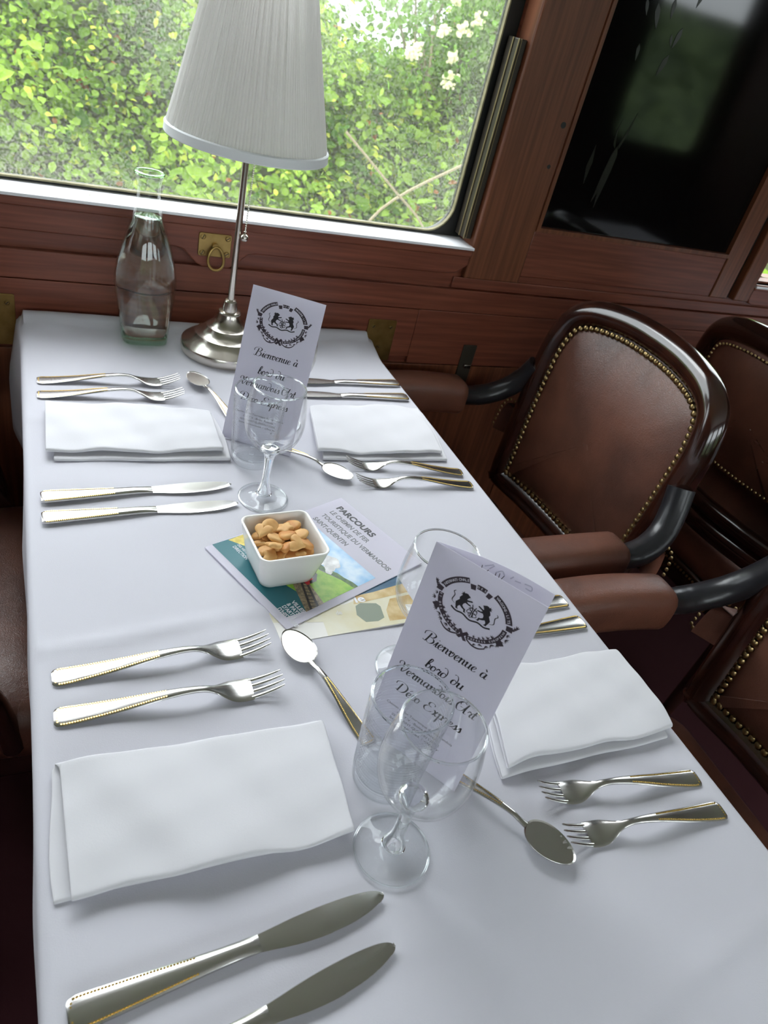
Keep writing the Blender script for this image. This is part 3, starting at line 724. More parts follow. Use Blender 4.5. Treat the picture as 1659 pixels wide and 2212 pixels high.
def make_spoon(L=.147):
    k = L/.147
    W = smooth_tab([(0, .0060), (.003, .0076), (.010, .0078), (.03, .0066), (.06, .0042), (.08, .0029), (.094, .0026), (.100, .0034)])
    Z = smooth_tab([(0, .0020), (.02, .0032), (.045, .0070), (.07, .0105), (.088, .0108), (.100, .0085), (.147, .0060)])
    wf = lambda s: lerp(W, s/k); zf = lambda s: lerp(Z, s/k); tf = lambda s: lerp([(0, .0009), (.06, .0014), (.095, .0015), (.12, .0009)], s/k)
    mb = MB(); st = []
    for s in np.concatenate([[0.0, .001, .0025], np.linspace(.005, .1015, 34)]):
        w_ = wf(s*k)*(.8 if s == 0 else .93 if s < .002 else 1); st.append((s*k, 0, zf(s*k), w_, tf(s*k)))
    mb.rings(loft(st), True)
    # egg shaped bowl with a real hollow
    top = []; NB = 14; NR = 40; cx = .1240
    V = []; rimz = .0095
    def pt(u, a, dn):
        c, s = math.cos(a), math.sin(a); ex = .0235*(1 if c > 0 else 1.0); wy = .0157*(1-.13*c)
        x = cx+ex*c*u; y = wy*s*u; z = rimz-.0075*(1-u**2.0)-dn
        return (x*k, y*k, z)
    rs = [[pt(i/NB, 2*PI*j/NR, 0) for j in range(NR)] for i in range(NB, 0, -1)]
    ro = [[pt(i/NB, 2*PI*j/NR, .0011 if i < NB else .0009) for j in range(NR)] for i in range(1, NB+1)]
    mb.rings(rs+[[(cx*k, 0, rimz-.0062)]*NR][:0]+[], False)
    mb.rings(ro, True)
    # join top centre and rim
    o_ = len(mb.v)
    mb.rings([rs[-1], [((cx+.0001*math.cos(2*PI*j/NR))*k, .0001*math.sin(2*PI*j/NR), rimz-.0075) for j in range(NR)]], False)
    mb.rings([rs[0], ro[-1]], False)
    o = mb.build('spoon', STEEL, sharp=60)
    handle_trim(wf, zf, .003*k, .075*k, lambda s: tf(s), r=.0006, step=.0018).build('gold_border', GOLD, o, label='beaded gold-coloured border of the handle')
    return o
def make_knife(L=.219):
    mb = MB()
    W = smooth_tab([(0, .0092), (.004, .0106), (.010, .0108), (.04, .0092), (.08, .0068), (.105, .0058), (.120, .0060)])
    TH = [(0, .0020), (.01, .0026), (.06, .0030), (.105, .0034), (.118, .0024), (.124, .0012)]
    wf = lambda s: lerp(W, s); tf = lambda s: lerp(TH, s); zf = lambda s: .0034
    st = []
    for s in np.concatenate([[0.0, .001, .003], np.linspace(.006, .122, 40)]):
        st.append((s, 0, zf(s), wf(s)*(.85 if s == 0 else .95 if s < .002 else 1), tf(s)*(.7 if s == 0 else 1)))
    mb.rings(loft(st, 14, 3.2), True)
    up = smooth_tab([(.117, .0056), (.13, .0066), (.15, .0082), (.17, .0088), (.19, .0084), (.205, .0070), (.213, .0052), (.2175, .0026), (.219, -.0004)], 5)
    lo = smooth_tab([(.117, -.0056), (.128, -.0070), (.145, -.0098), (.165, -.0114), (.185, -.0108), (.200, -.0086), (.211, -.0054), (.217, -.0028), (.219, -.0004)], 5)
    rs = []
    ss = list(np.linspace(.117, .172, 16))+list(np.arange(.1726, .2140, .0006))+list(np.linspace(.2145, .2189, 8))
    for i, s in enumerate(ss):
        a = lerp(up, s); b = lerp(lo, s); saw = .00045*(i % 2) if .1725 < s < .2141 else 0; b += saw
        z = .0034+.0004*(s-.117)/.1
        rs.append([(s, a, z), (s, a-.0006, z+.0008), (s, (a+b)/2, z+.0008), (s, b+.0030, z+.0005), (s, b, z), (s, b+.0030, z-.0005), (s, (a+b)/2, z-.0008), (s, a-.0006, z-.0008)])
    mb.rings(rs, True)
    o = mb.build('knife', STEEL, sharp=35)
    handle_trim(wf, zf, .0035, .078, lambda s: tf(s)*.86).build('gold_border', GOLD, o, label='beaded gold-coloured border of the handle')
    return o
def lay(o, p0, p1, L, dz=.0006):
    d = Vector((p1[0]-p0[0], p1[1]-p0[1])); o.location = (p0[0], p0[1], T+dz); o.rotation_euler = (0, 0, math.atan2(d.y, d.x)); return o
fork_p = make_fork(.196); dess_p = make_fork(.181, .92, 'fork'); spoon_p = make_spoon(.147); knife_p = make_knife()
def use(proto, used):
    if proto.name in used: return copy_tree(proto)
    used.add(proto.name); return proto
used = set()
for p0, p1, lab in (((.0005, .4640), (.195, .4704), 'table fork at the near left place setting, the farther of the pair above the napkin'),
                    ((.0003, .4215), (.1974, .4183), 'table fork at the near left place setting, the one next to the napkin'),
                    ((.0030, 1.0073), (.1956, 1.0103), 'table fork at the far left place setting, the one closer to the carafe'),
                    ((.0020, .9665), (.1957, .9660), 'table fork at the far left place setting, partly under the napkin edge')):
    tag(lay(use(fork_p, used), p0, p1, .196), lab, 'fork', 'forks of the left place settings')
for p0, p1, lab in (((.5640, .2295), (.3832, .2533), 'short fork at the near right setting, the one closer to the napkin'),
                    ((.5640, .1944), (.3843, .2108), 'short fork at the near right setting, the one nearest the camera'),
                    ((.5665, .7530), (.3858, .7797), 'short fork at the far right setting, the one closer to the napkin'),
                    ((.5670, .7214), (.3886, .7344), 'short fork at the far right setting, the one farther from the napkin')):
    tag(lay(use(dess_p, used), p0, p1, .181), lab, 'fork', 'forks of the right place settings')
for p0, p1, lab in (((-.0003, .7292), (.2193, .7408), 'knife at the far left setting, the one closer to the napkin'),
                    ((-.0005, .6909), (.2185, .7007), 'knife at the far left setting, the one closer to the bowl of crackers'),
                    ((-.0015, .1950), (.2175, .2100), 'large knife at the near left corner, the one just below the napkin'),
                    ((-.0050, .1420), (.2120, .1745), 'large knife at the near left corner, cut off by the bottom edge of the photo'),
                    ((.5770, 1.0262), (.3575, 1.0230), 'knife at the far right setting, the one farther from the napkin'),
                    ((.5730, .9770), (.3540, .9790), 'knife at the far right setting, the one next to the napkin'),
                    ((.5690, .4763), (.3500, .4630), 'knife behind the near menu card, the one farther from the napkin'),
                    ((.5710, .4400), (.3560, .4330), 'knife behind the near menu card, the one next to the right napkin')):
    tag(lay(use(knife_p, used), p0, p1, .219), lab, 'knife', 'table knives')
for p0, p1, lab in (((.2565, .3385), (.2165, .4800), 'spoon beside the near left forks, its bowl touching the booklet corner'),
                    ((.3035, .3145), (.3827, .1862), 'spoon lying between the near menu card and the near right forks'),
                    ((.2600, .8930), (.2193, 1.0339), 'spoon near the lamp base, beside the far left forks'),
                    ((.2840, .8470), (.3803, .7406), 'spoon lying between the far menu card and the far right forks')):
    tag(lay(use(spoon_p, used), p0, p1, .147), lab, 'spoon', 'small spoons')

# ------------------------------------------------------------------ napkins
def napkin(corners, layers, seed, label, wav=1.0, hmax=.017, skew=None):
    """corners: front-left, front-right, back-right, back-left of the top sheet; a serpentine fold in cross-section"""
    rr = random.Random(seed); cx = sum(c[0] for c in corners)/4; cy = sum(c[1] for c in corners)/4
    fl, fr, br, bl = [Vector((c[0]-cx, c[1]-cy)) for c in corners]
    NX = 56; npt = 12; prof = []           # (t front..back, height, sheet pair, outward bulge)
    gap = hmax/4.2; zs = [.0012, .0012+gap*.9, .0012+gap*2.0, .0012+gap*3.2]
    for l in range(4):
        ts = np.linspace(1, 0, npt) if l % 2 == 0 else np.linspace(0, 1, npt)
        for t in ts: prof.append((float(t), zs[l], l//2, 0))
        if l < 3:
            h = zs[l+1]-zs[l]; end = 0 if l % 2 == 0 else 1
            for a in (-60, -30, 0, 30, 60):
                ra = math.radians(a); prof.append((end, zs[l]+h*.5*(1+math.sin(ra)), l//2 if l != 1 else .5, .5*h*math.cos(ra)*1.3))
    V = []; ph = [rr.uniform(0, 6) for _ in range(8)]; sk = skew or (.008, -.010)
    for i in range(NX+1):
        u = i/NX
        for (t, z, pr_, out) in prof:
            q = fl.lerp(fr, u).lerp(bl.lerp(br, u), t); low = 1-pr_
            q = q+Vector((sk[0]*low+.003*low*math.sin(t*4+ph[6]), sk[1]*low*(1-.6*t)))
            dirn = (fl-bl).normalized() if t < .5 else (bl-fl).normalized(); q = q+dirn*out
            k = z/hmax
            q.y += wav*(1-t)*(.0014*math.sin(u*6+ph[0])+.0012*math.sin(u*15+ph[1]))*(k+.2)
            z2 = z+wav*k*(.0018*math.sin(u*6.5+ph[2]+t*2)+.0014*math.sin(u*12+t*5+ph[3])+.0018*math.sin(PI*t)+.0007*math.sin(u*27+t*9+ph[5])+.0006*math.sin(u*9-t*16+ph[7]))
            z2 += wav*k*.0016*math.sin(u*10+ph[4])*max(0, 1-2.5*t)
            z2 -= .0010*k*(abs(2*u-1)**6)
            V.append((q.x, q.y, max(.0011, z2)))
    n = len(prof); F = [(i*n+k, (i+1)*n+k, (i+1)*n+k+1, i*n+k+1) for i in range(NX) for k in range(n-1)]
    o = MB().add(V, F).build('napkin', NAPKIN, loc=(cx, cy, T+.0006), solid=.0012, sharp=75)
    md = o.modifiers.new('smooth', 'SUBSURF'); md.levels = 1; md.render_levels = 1
    return tag(o, label, 'napkin', 'folded white napkins')
napkin([(.0045, .2652), (.2102, .2617), (.2177, .3648), (.0022, .3690)], 5, 1, 'folded white napkin at the near left place setting', 1.1, .017, (-.009, .004))
napkin([(.3684, .2852), (.5709, .2847), (.5758, .3862), (.3960, .3906)], 5, 2, 'folded white napkin at the near right place setting, beside the menu card', 1.3, .017, (-.004, -.006))
napkin([(.0080, .8169), (.2220, .8090), (.2244, .9120), (.0110, .9330)], 5, 3, 'folded white napkin at the far left place setting', 1.0, .016)
napkin([(.3540, .8048), (.5508, .7963), (.5700, .9300), (.3814, .9311)], 5, 4, 'folded white napkin at the far right place setting', 1.0, .015)

# ------------------------------------------------------------------ lettering
GL = {
 'i': (.50, [[(0,.1),(.22,.85),(.28,.98),(.28,.25),(.38,.02),(.52,.15)], [(.30,1.42),(.34,1.50)]]),
 'e': (.60, [[(0,.30),(.30,.48),(.48,.80),(.34,1.0),(.14,.80),(.08,.40),(.22,.05),(.42,.04),(.62,.28)]]),
 'n': (.84, [[(-.02,.72),(.10,.98),(.18,.92),(.18,.0)], [(.18,.5),(.36,.92),(.52,.98),(.60,.75),(.60,.22),(.70,.02),(.86,.15)]]),
 'm': (1.25, [[(-.02,.72),(.10,.98),(.18,.92),(.18,.0)], [(.18,.5),(.34,.92),(.48,.98),(.55,.75),(.55,.0)], [(.55,.5),(.72,.92),(.86,.98),(.95,.75),(.95,.22),(1.05,.02),(1.2,.15)]]),
 'v': (.80, [[(-.02,.72),(.10,1.0),(.20,.85),(.20,.30),(.32,.02),(.48,.12),(.64,.5),(.62,.92),(.46,1.02),(.40,.86),(.56,.72),(.80,.82)]]),
 'u': (.84, [[(-.02,.72),(.08,.98),(.16,.90),(.14,.25),(.28,.02),(.48,.15),(.60,.5)], [(.62,1.0),(.60,.22),(.70,.02),(.86,.15)]]),
 'a': (.82, [[(.55,.85),(.36,1.0),(.12,.78),(.08,.25),(.26,.02),(.46,.20),(.60,.95)], [(.61,.98),(.58,.25),(.68,.02),(.84,.15)]]),
 'b': (.66, [[(0,.2),(.28,1.1),(.42,1.75),(.30,2.0),(.16,1.6),(.12,.30),(.28,.02),(.50,.22),(.52,.68),(.36,.92),(.20,.75)]]),
 'o': (.68, [[(.34,1.0),(.10,.78),(.08,.25),(.28,.02),(.52,.28),(.50,.80),(.32,1.0),(.38,.84),(.70,.86)]]),
 'r': (.62, [[(0,.6),(.12,1.02),(.22,1.06),(.26,.88),(.42,.94),(.46,.78),(.40,.3),(.50,.02),(.66,.15)]]),
 'd': (.72, [[(.52,.75),(.34,1.0),(.10,.75),(.08,.22),(.28,.02),(.52,.28),(.60,.95),(.48,1.6),(.20,1.95),(-.05,1.85)]]),
 's': (.56, [[(0,.15),(.22,.62),(.36,1.02),(.42,.72),(.50,.3),(.36,.02),(.14,.10)], [(.36,.02),(.58,.2)]]),
 'c': (.56, [[(.50,.82),(.36,1.0),(.12,.75),(.08,.28),(.26,.02),(.56,.22)]]),
 'x': (.66, [[(0,.88),(.12,1.0),(.30,.5),(.48,.02),(.66,.12)], [(.60,.98),(.46,.9),(.16,.08),(.02,.02)]]),
 'p': (.74, [[(-.02,.72),(.12,1.0),(.17,.8),(.15,-.85),(.05,-.95)], [(.16,.55),(.34,.98),(.56,.90),(.60,.35),(.36,.02),(.18,.12)], [(.50,.1),(.74,.15)]]),
 't': (.52, [[(.24,1.6),(.18,.9),(.17,.25),(.28,.02),(.48,.15)], [(-.04,1.05),(.44,1.08)]]),
 'B': (1.32, [[(.40,1.85),(.34,1.1),(.22,.2),(.02,.02),(-.16,.2)], [(-.30,1.15),(-.34,1.65),(.05,2.05),(.65,2.08),(1.02,1.75),(.85,1.25),(.50,1.12),(.95,1.02),(1.15,.55),(.90,.06),(.50,.02),(.32,.25)]]),
 'V': (1.10, [[(-.20,1.2),(-.32,1.6),(-.10,1.95),(.20,1.85),(.34,1.3),(.36,.5),(.52,.02),(.86,.7),(1.02,1.5),(.90,1.95),(.70,1.75),(.78,1.45)]]),
 'A': (1.42, [[(.20,1.25),(.12,1.6),(.40,1.95),(.80,1.80),(.50,1.98),(.10,1.75),(-.15,1.0),(.05,.15),(.45,.05),(.80,.5),(1.05,1.95)], [(1.08,1.98),(1.0,.9),(1.02,.2),(1.14,.02),(1.34,.15)], [(.30,.95),(.60,.85),(1.0,.95)]]),
 'D': (1.35, [[(.36,1.75),(.30,.9),(.24,.05)], [(-.30,1.2),(-.30,1.7),(.10,2.0),(.75,1.95),(1.15,1.45),(1.10,.6),(.75,.06),(.25,.02),(.02,.22)]]),
 'E': (1.15, [[(.98,1.55),(.95,1.85),(.62,2.02),(.28,1.8),(.30,1.32),(.66,1.12),(.20,1.02),(-.02,.55),(.22,.05),(.70,.05),(1.02,.42)]]),
 ' ': (.62, []),
}
GL['à'] = (GL['a'][0], GL['a'][1]+[[(.20,1.70),(.32,1.55),(.44,1.36)]])
GL['é'] = (GL['e'][0], GL['e'][1]+[[(.20,1.30),(.32,1.48),(.46,1.66)]])
def script_line(text, u0, v0, u1, unit, slant=.16):
    """calligraphic strokes as thin ribbons (u, v polygons)"""
    adv = sum(GL[c][0] for c in text[:-1])+.75; kx = (u1-u0)/(adv*unit); x = 0; quads = []
    for ch in text:
        a, strokes = GL[ch]
        for s in strokes:
            P = cr(s, 6); n = len(P); L = []
            for i in range(n):
                d = P[min(i+1, n-1)]-P[max(i-1, 0)]; ang = math.atan2(d[1], d[0]); ln = np.linalg.norm(d)+1e-9
                w_ = (.022+.075*abs(math.sin(ang))**1.5*(1.0 if d[1] < 0 else .45))
                if len(s) == 2: w_ = .085
                nx, ny = -d[1]/ln*w_, d[0]/ln*w_
                def uv(px, py): return (u0+(x+px+slant*py)*unit*kx*1.0, v0+py*unit)
                L.append((uv(P[i][0]+nx, P[i][1]+ny), uv(P[i][0]-nx, P[i][1]-ny)))
            for i in range(n-1): quads.append((L[i][0], L[i+1][0], L[i+1][1], L[i][1]))
        x += a
    return quads
def font_quads(text, size, bold=0, extrude=0):
    """outline text turned into flat triangles in the xy plane, origin at the left of the baseline"""
    cu = bpy.data.curves.new('t', 'FONT'); cu.body = text; cu.size = size; cu.offset = bold*size; cu.resolution_u = 3
    o = bpy.data.objects.new('t', cu); C.objects.link(o); dg = bpy.context.evaluated_depsgraph_get(); me = o.evaluated_get(dg).to_mesh()
    polys = [[(me.vertices[i].co.x, me.vertices[i].co.y) for i in p.vertices] for p in me.polygons]
    o.evaluated_get(dg).to_mesh_clear(); bpy.data.objects.remove(o); bpy.data.curves.remove(cu); return polys
def fit_text(text, size, u0, v0, u1=None, bold=0, ang=0):
    P = font_quads(text, size, bold)
    if not P: return []
    xm = max(p[0] for q in P for p in q); k = (u1-u0)/xm if u1 else 1; c, s = math.cos(ang), math.sin(ang)
    return [[(u0+(x*k)*c-y*s, v0+(x*k)*s+y*c) for x, y in q] for q in P]
class Sheet:
    """flat inked shapes collected by ink"""
    def __init__(s, place): s.place = place; s.d = {}
    def add(s, key, polys, h): s.d.setdefault((key, h), []).extend(polys)
    def build(s, mats, parent, names):
        for (key, h), polys in s.d.items():
            mb = MB()
            for p in polys: mb.add([s.place(u, v, h) for u, v in p], [tuple(range(len(p)))])
            mb.build(names.get(key, key), mats[key], parent, smooth=False)

def emblem(sh):
    cu, cv, A_, B_ = .0487, .1708, .0300, .0242
    def E(a, r=1.0): return (cu+A_*r*math.cos(math.radians(a)), cv+B_*r*math.sin(math.radians(a)))
    def arc(a0, a1, ri, ro, n=None):
        n = n or max(3, int(abs(a1-a0)/4)); out = []
        for i in range(n):
            p, q = a0+(a1-a0)*i/n, a0+(a1-a0)*(i+1)/n; out.append([E(p, ri), E(p, ro), E(q, ro), E(q, ri)])
        return out
    K = 'ribbon'
    sh.add(K, arc(112, 163, .95, 1.14), .00012); sh.add(K, arc(17, 68, .95, 1.14), .00012)
    sh.add(K, arc(82, 99, .86, 1.02), .00012); sh.add(K, arc(101, 111, .78, .96), .00012); sh.add(K, arc(70, 79, .78, .96), .00012)
    sh.add(K, arc(166, 176, .98, 1.16), .00012); sh.add(K, arc(4, 14, .98, 1.16), .00012)
    sh.add(K, arc(178, 264, .90, 1.04), .00012); sh.add(K, arc(276, 362, .90, 1.04), .00012)
    # knot
    for p in ([(-.0050, -.0035), (-.0020, -.0045), (.0050, .0030), (.0025, .0045)], [(.0050, -.0040), (.0022, -.0050), (-.0050, .0028), (-.0030, .0045)]):
        sh.add(K, [[(cu+x, cv-B_*.97+y) for x, y in p]], .00014)
    # trailing ribbon tails
    for s in (-1, 1):
        pts = cr([(cu+s*.004, cv-B_-.001), (cu+s*.010, cv-B_-.0035), (cu+s*.016, cv-B_-.0030), (cu+s*.021, cv-B_+.0005)], 5)
        for i in range(len(pts)-1):
            a, b = pts[i], pts[i+1]; sh.add(K, [[(a[0], a[1]-.0007), (a[0], a[1]+.0007), (b[0], b[1]+.0007), (b[0], b[1]-.0007)]], .00010)
        sh.add(K, [[E(200 if s < 0 else -20, 1.05), E(204 if s < 0 else -24, 1.22), E(214 if s < 0 else -34, 1.15), E(210 if s < 0 else -30, .98)]], .0001)
    # letters on the ribbon
    def ringtext(txt, a0, a1, r, size, inner=False):
        for i, ch in enumerate(txt):
            if ch == ' ': continue
            a = a0+(a1-a0)*i/max(1, len(txt)-1); c_ = E(a, r)
            ta = math.atan2(B_*math.cos(math.radians(a)), -A_*math.sin(math.radians(a)))
            if not inner: ta += PI
            for q in font_quads(ch, size, .02):
                cc, ss = math.cos(ta), math.sin(ta)
                sh.add('lettering', [[(c_[0]+(x-size*.3)*cc-(y-size*.35)*ss, c_[1]+(x-size*.3)*ss+(y-size*.35)*cc) for x, y in q]], .00022)
    ringtext('INTERNATIONALE', 161, 114, 1.045, .0031); ringtext('DES', 97, 84, .94, .0025); ringtext('WAGONS-LITS', 64, 20, 1.045, .0031)
    ringtext('ET DES GRANDS', 181, 258, .97, .0024, True); ringtext('EXPRESS EUROPEENS', 281, 358, .97, .0024, True)
    # foliage
    rr = random.Random(4)
    def lf(x, y, L, a, w_=.34): return leafpoly(x, y, L, a, w_)
    for s in (-1, 1):
        for k in range(8):
            ang = 184+k*9.5; a = ang if s < 0 else 180-ang+360
            bx, by = E(a, 1.10 if k % 2 else 1.06); out = math.radians(a)+rr.uniform(-.3, .3)
            for j in (-.75, -.25, .3, .8):
                sh.add('foliage', [lf(bx, by, .0036*rr.uniform(.7, 1.15), out+j, .24)], .00010)
            bx, by = E(a, .9)
            if 2 < k < 8:
                for j in (-.5, .1, .6): sh.add('foliage', [lf(bx, by, .0030*rr.uniform(.7, 1.1), out+PI+j-.6*s, .28)], .00010)
        for k in range(3):
            bx, by = E(172-k*3 if s < 0 else 8+k*3, 1.16+k*.05)
            for j in (.9, 1.4, 1.9): sh.add('foliage', [lf(bx, by, .0034, j, .28)], .00010)
    # two rearing lions facing inwards on a scroll
    lion = [(.0000, .0082), (.0006, .0100), (.0018, .0108), (.0034, .0110), (.0046, .0102), (.0058, .0096), (.0062, .0088), (.0050, .0082), (.0054, .0076), (.0046, .0072), (.0044, .0058), (.0062, .0062), (.0084, .0070), (.0092, .0066), (.0088, .0058), (.0066, .0050), (.0048, .0042),
            (.0060, .0032), (.0082, .0030), (.0090, .0024), (.0084, .0018), (.0060, .0020), (.0040, .0024), (.0028, .0008), (.0026, -.0012), (.0042, -.0026), (.0058, -.0030), (.0062, -.0052), (.0072, -.0060), (.0050, -.0062), (.0046, -.0042), (.0024, -.0034), (.0006, -.0022), (-.0006, -.0040), (-.0004, -.0056), (.0006, -.0066), (-.0018, -.0066),
            (-.0022, -.0048), (-.0030, -.0028), (-.0034, -.0006), (-.0022, .0012), (-.0012, .0030), (-.0018, .0046), (-.0010, .0064)]
    for s in (-1, 1):
        ox = cu+s*.0122; oy = cv+.0014
        sh.add('crest', [[(ox-s*x*1.05, oy+y*.98) for x, y in lion]], .00012)
        for i in range(7):   # tail
            pass
        tl = cr([(ox+s*.0040, oy-.003), (ox+s*.0070, oy-.001), (ox+s*.0062, oy+.004), (ox+s*.0078, oy+.0065), (ox+s*.0066, oy+.0082)], 5)
        for i in range(len(tl)-1):
            a, b = tl[i], tl[i+1]; sh.add('crest', [[(a[0]-.0004, a[1]), (a[0]+.0004, a[1]), (b[0]+.0004, b[1]), (b[0]-.0004, b[1])]], .00012)
        for m_ in (2.0, 2.6, 3.3): sh.add('crest', [lf(ox-s*.0010, oy+.0085, .0030, m_ if s < 0 else PI-m_, .4)], .00012)
    def wire(pts, w_=.00028):
        P = cr(pts, 5)
        for i in range(len(P)-1):
            d = P[i+1]-P[i]; l = np.linalg.norm(d)+1e-9; nx, ny = -d[1]/l*w_, d[0]/l*w_
            sh.add('crest', [[(P[i][0]+nx, P[i][1]+ny), (P[i+1][0]+nx, P[i+1][1]+ny), (P[i+1][0]-nx, P[i+1][1]-ny), (P[i][0]-nx, P[i][1]-ny)]], .00012)
    wire([(cu-.018, cv-.0052), (cu-.013, cv-.0070), (cu-.007, cv-.0062), (cu, cv-.0082), (cu+.007, cv-.0062), (cu+.013, cv-.0070), (cu+.018, cv-.0052)], .0007)
    for k in range(5):
        a = k*1.256
        wire([(cu+.0005*math.cos(a), cv-.001), (cu+.0035*math.cos(a), cv+.0035*math.sin(a)-.001), (cu+.0048*math.cos(a+.9), cv+.0048*math.sin(a+.9)-.001), (cu+.002*math.cos(a+1.6), cv+.002*math.sin(a+1.6)-.001)])
    wire([(cu-.002, cv+.006), (cu-.0006, cv+.0015), (cu-.001, cv-.005)], .0004); wire([(cu+.002, cv+.005), (cu+.0008, cv+.001), (cu+.0015, cv-.005)], .0004)
    wire([(cu-.004, cv+.0015), (cu, cv+.0028), (cu+.004, cv+.0012)], .0003)

def menu_card(BLp, ux, uy, back_n, label, back_bulge):
    ux = Vector(ux).normalized(); uy = Vector(uy); uy = (uy-ux*uy.dot(ux)).normalized(); nn = ux.cross(uy)      # nn points to the reader
    r = empty('menu_card', (BLp[0], BLp[1], T+.0012)); tag(r, label, 'menu', 'folded menu cards')
    Wd, Hd = .0988, .2095; th = .00022
    def front(u, v, h):
        b = .0016*math.sin(PI*max(0, min(1, u/Wd)))*(v/Hd)        # very slight curl
        return ux*u+uy*v+nn*(h+b*.0)
    def back(u, v, h):
        t = max(0, min(1, u/Wd)); q = back_n*t+back_bulge*math.sin(PI*t)
        return ux*(u*math.sqrt(max(0, 1-(back_n/Wd)**2)))+uy*v-nn*(q-h)
    def sheet(fn, name, n=14):
        V = []; F = []
        for h in (th, -th):
            for i in range(n+1):
                for j in range(2): V.append(fn(Wd*i/n, Hd*j, h))
        m_ = (n+1)*2
        for i in range(n):
            a, b, c_, d = i*2, (i+1)*2, (i+1)*2+1, i*2+1
            F += [(a, b, c_, d), (m_+d, m_+c_, m_+b, m_+a), (a, m_+a, m_+b, b), (d, c_, m_+c_, m_+d)]
        F += [(0, 1, m_+1, m_), (n*2, m_+n*2, m_+n*2+1, n*2+1)]
        return MB().add(V, F).build(name, PAPER, r, smooth=False)
    f = sheet(front, 'front_panel', 1); b = sheet(back, 'back_panel')
    sh = Sheet(lambda u, v, h: front(u, v, h+th))
    emblem(sh)
    for txt, u0, v0, u1 in (('Bienvenue à', .0205, .1215, .0800), ('bord du', .0300, .0985, .0665), ('Vermandois Art', .0095, .0795, .0885), ('Déco Express', .0140, .0590, .0820)):
        sh.add('greeting', script_line(txt, u0, v0, u1, .0056), .00012)
    for txt, u0, v0, u1 in (('Chemin de fer Touristique du Vermandois', .0109, .0415, .0796), ('C.F.T.V. -Boite Postale', .0235, .0366, .0660), ('02100 SAINT-QUENTIN CEDEX', .0197, .0318, .0700), ('Site Internet : cftv.fr', .0185, .0272, .0712), ('8', .0655, .0228, .0672)):
        sh.add('address', fit_text(txt, .0036, u0, v0, u1), .00012)
    sh.build({'ribbon': INKBROWN, 'lettering': PAPER, 'foliage': INKBROWN, 'crest': INK, 'greeting': INK, 'address': DGREYINK}, f,
             {'ribbon': 'emblem_ribbon', 'lettering': 'emblem_lettering', 'foliage': 'emblem_foliage', 'crest': 'emblem_crest', 'greeting': 'script_lettering', 'address': 'address_lettering'})
    # writing inside the back panel, just showing over the front edge
    sb = Sheet(lambda u, v, h: back(u, v, th+h))
    def curve_marks(pts_list, key, w_):
        for pts in pts_list:
            P = cr(pts, 5)
            for i in range(len(P)-1):
                d = P[i+1]-P[i]; l = np.linalg.norm(d)+1e-9; nx, ny = -d[1]/l*w_, d[0]/l*w_
                sb.add(key, [[(P[i][0]+nx, P[i][1]+ny), (P[i+1][0]+nx, P[i+1][1]+ny), (P[i+1][0]-nx, P[i+1][1]-ny), (P[i][0]-nx, P[i][1]-ny)]], .00010)
    curve_marks([[(.038, .2030), (.039, .1985), (.042, .1980), (.044, .2010)], [(.050, .2020), (.0505, .1975)], [(.053, .2022), (.0535, .1975)], [(.057, .2020), (.0555, .1975)]], 'ink', .0003)
    curve_marks([[(.040, .2030), (.046, .2070)], [(.044, .2020), (.047, .2065)], [(.050, .2015), (.054, .2050), (.057, .2020)], [(.062, .2020), (.064, .2050)], [(.066, .2022), (.071, .2030)], [(.074, .2040), (.080, .2046), (.081, .2012), (.076, .2010)]], 'faint', .0005)
    sb.build({'ink': INK, 'faint': INKFAINT}, b, {'ink': 'inner_lettering', 'faint': 'show_through_lettering'})
menu_card((.2586, .3589), (.0543, -.0822, 0), (.0199, .0125, .2087), .0215, 'folded white menu card standing behind the near tumbler and wine glass', .008)
menu_card((.2315, .8593), (.0831, -.0528, 0), (.0336, .0524, .2006), .0040, 'folded white menu card standing in front of the lamp, by the far tumbler', .006)

# ------------------------------------------------------------------ leaflets under the bowl
def flat_thing(name, A, ang, Wd, Hd, z, th, mat, label, cat):
    r = empty(name, (A[0], A[1], T+z), ang); tag(r, label, cat)
    MB().box(0, Wd, 0, Hd, 0, th).build('cover', mat, r, smooth=False)
    return r
TEAL = pbsdf('teal_print', (0.012, 0.135, 0.165), .4); SKYP = pbsdf('printed_sky', (.22, .45, .72), .4, var=(45, (.62, .74, .86), (1, 1, 1)))
FIELD = pbsdf('printed_field', (.18, .42, .02), .4, var=(120, (.34, .55, .05), (1, 1, 1))); TREES = pbsdf('printed_trees', (.03, .09, .02), .4, var=(200, (.10, .20, .04), (1, 1, 1)))
TRACK = pbsdf('printed_ballast', (.16, .12, .08), .4, var=(300, (.40, .30, .18), (1, 1, 1))); ENGINE = pbsdf('printed_engine', (.015, .015, .018), .35)
REDP = pbsdf('printed_red', (.60, .03, .04), .4); SMOKE = pbsdf('printed_smoke', (.55, .55, .56), .4, var=(120, (.85, .85, .86), (1, 1, 1))); STRAW = pbsdf('printed_straw', (.55, .42, .07), .4, var=(200, (.75, .62, .15), (1, 1, 1)))
WHITEP = pbsdf('white_print', (.80, .80, .84), .4); CREAMP = pbsdf('cream_print', (.66, .60, .38), .35, var=(25, (.70, .68, .56), (1, 1, 1)))
LIGHTP = pbsdf('pale_print', (.74, .72, .68), .35); BLUEP = pbsdf('blue_print', (.03, .10, .18), .35, var=(60, (.09, .18, .27), (.2, 2, 1))); TAGP = pbsdf('grey_green_print', (.22, .26, .20), .4)
TANP = pbsdf('tan_print', (.50, .33, .12), .4, var=(70, (.66, .52, .28), (1, 1, 1))); RAIL = pbsdf('printed_rail', (.05, .04, .04), .4)
def bd(x): return x
EA = math.radians(-67.46)
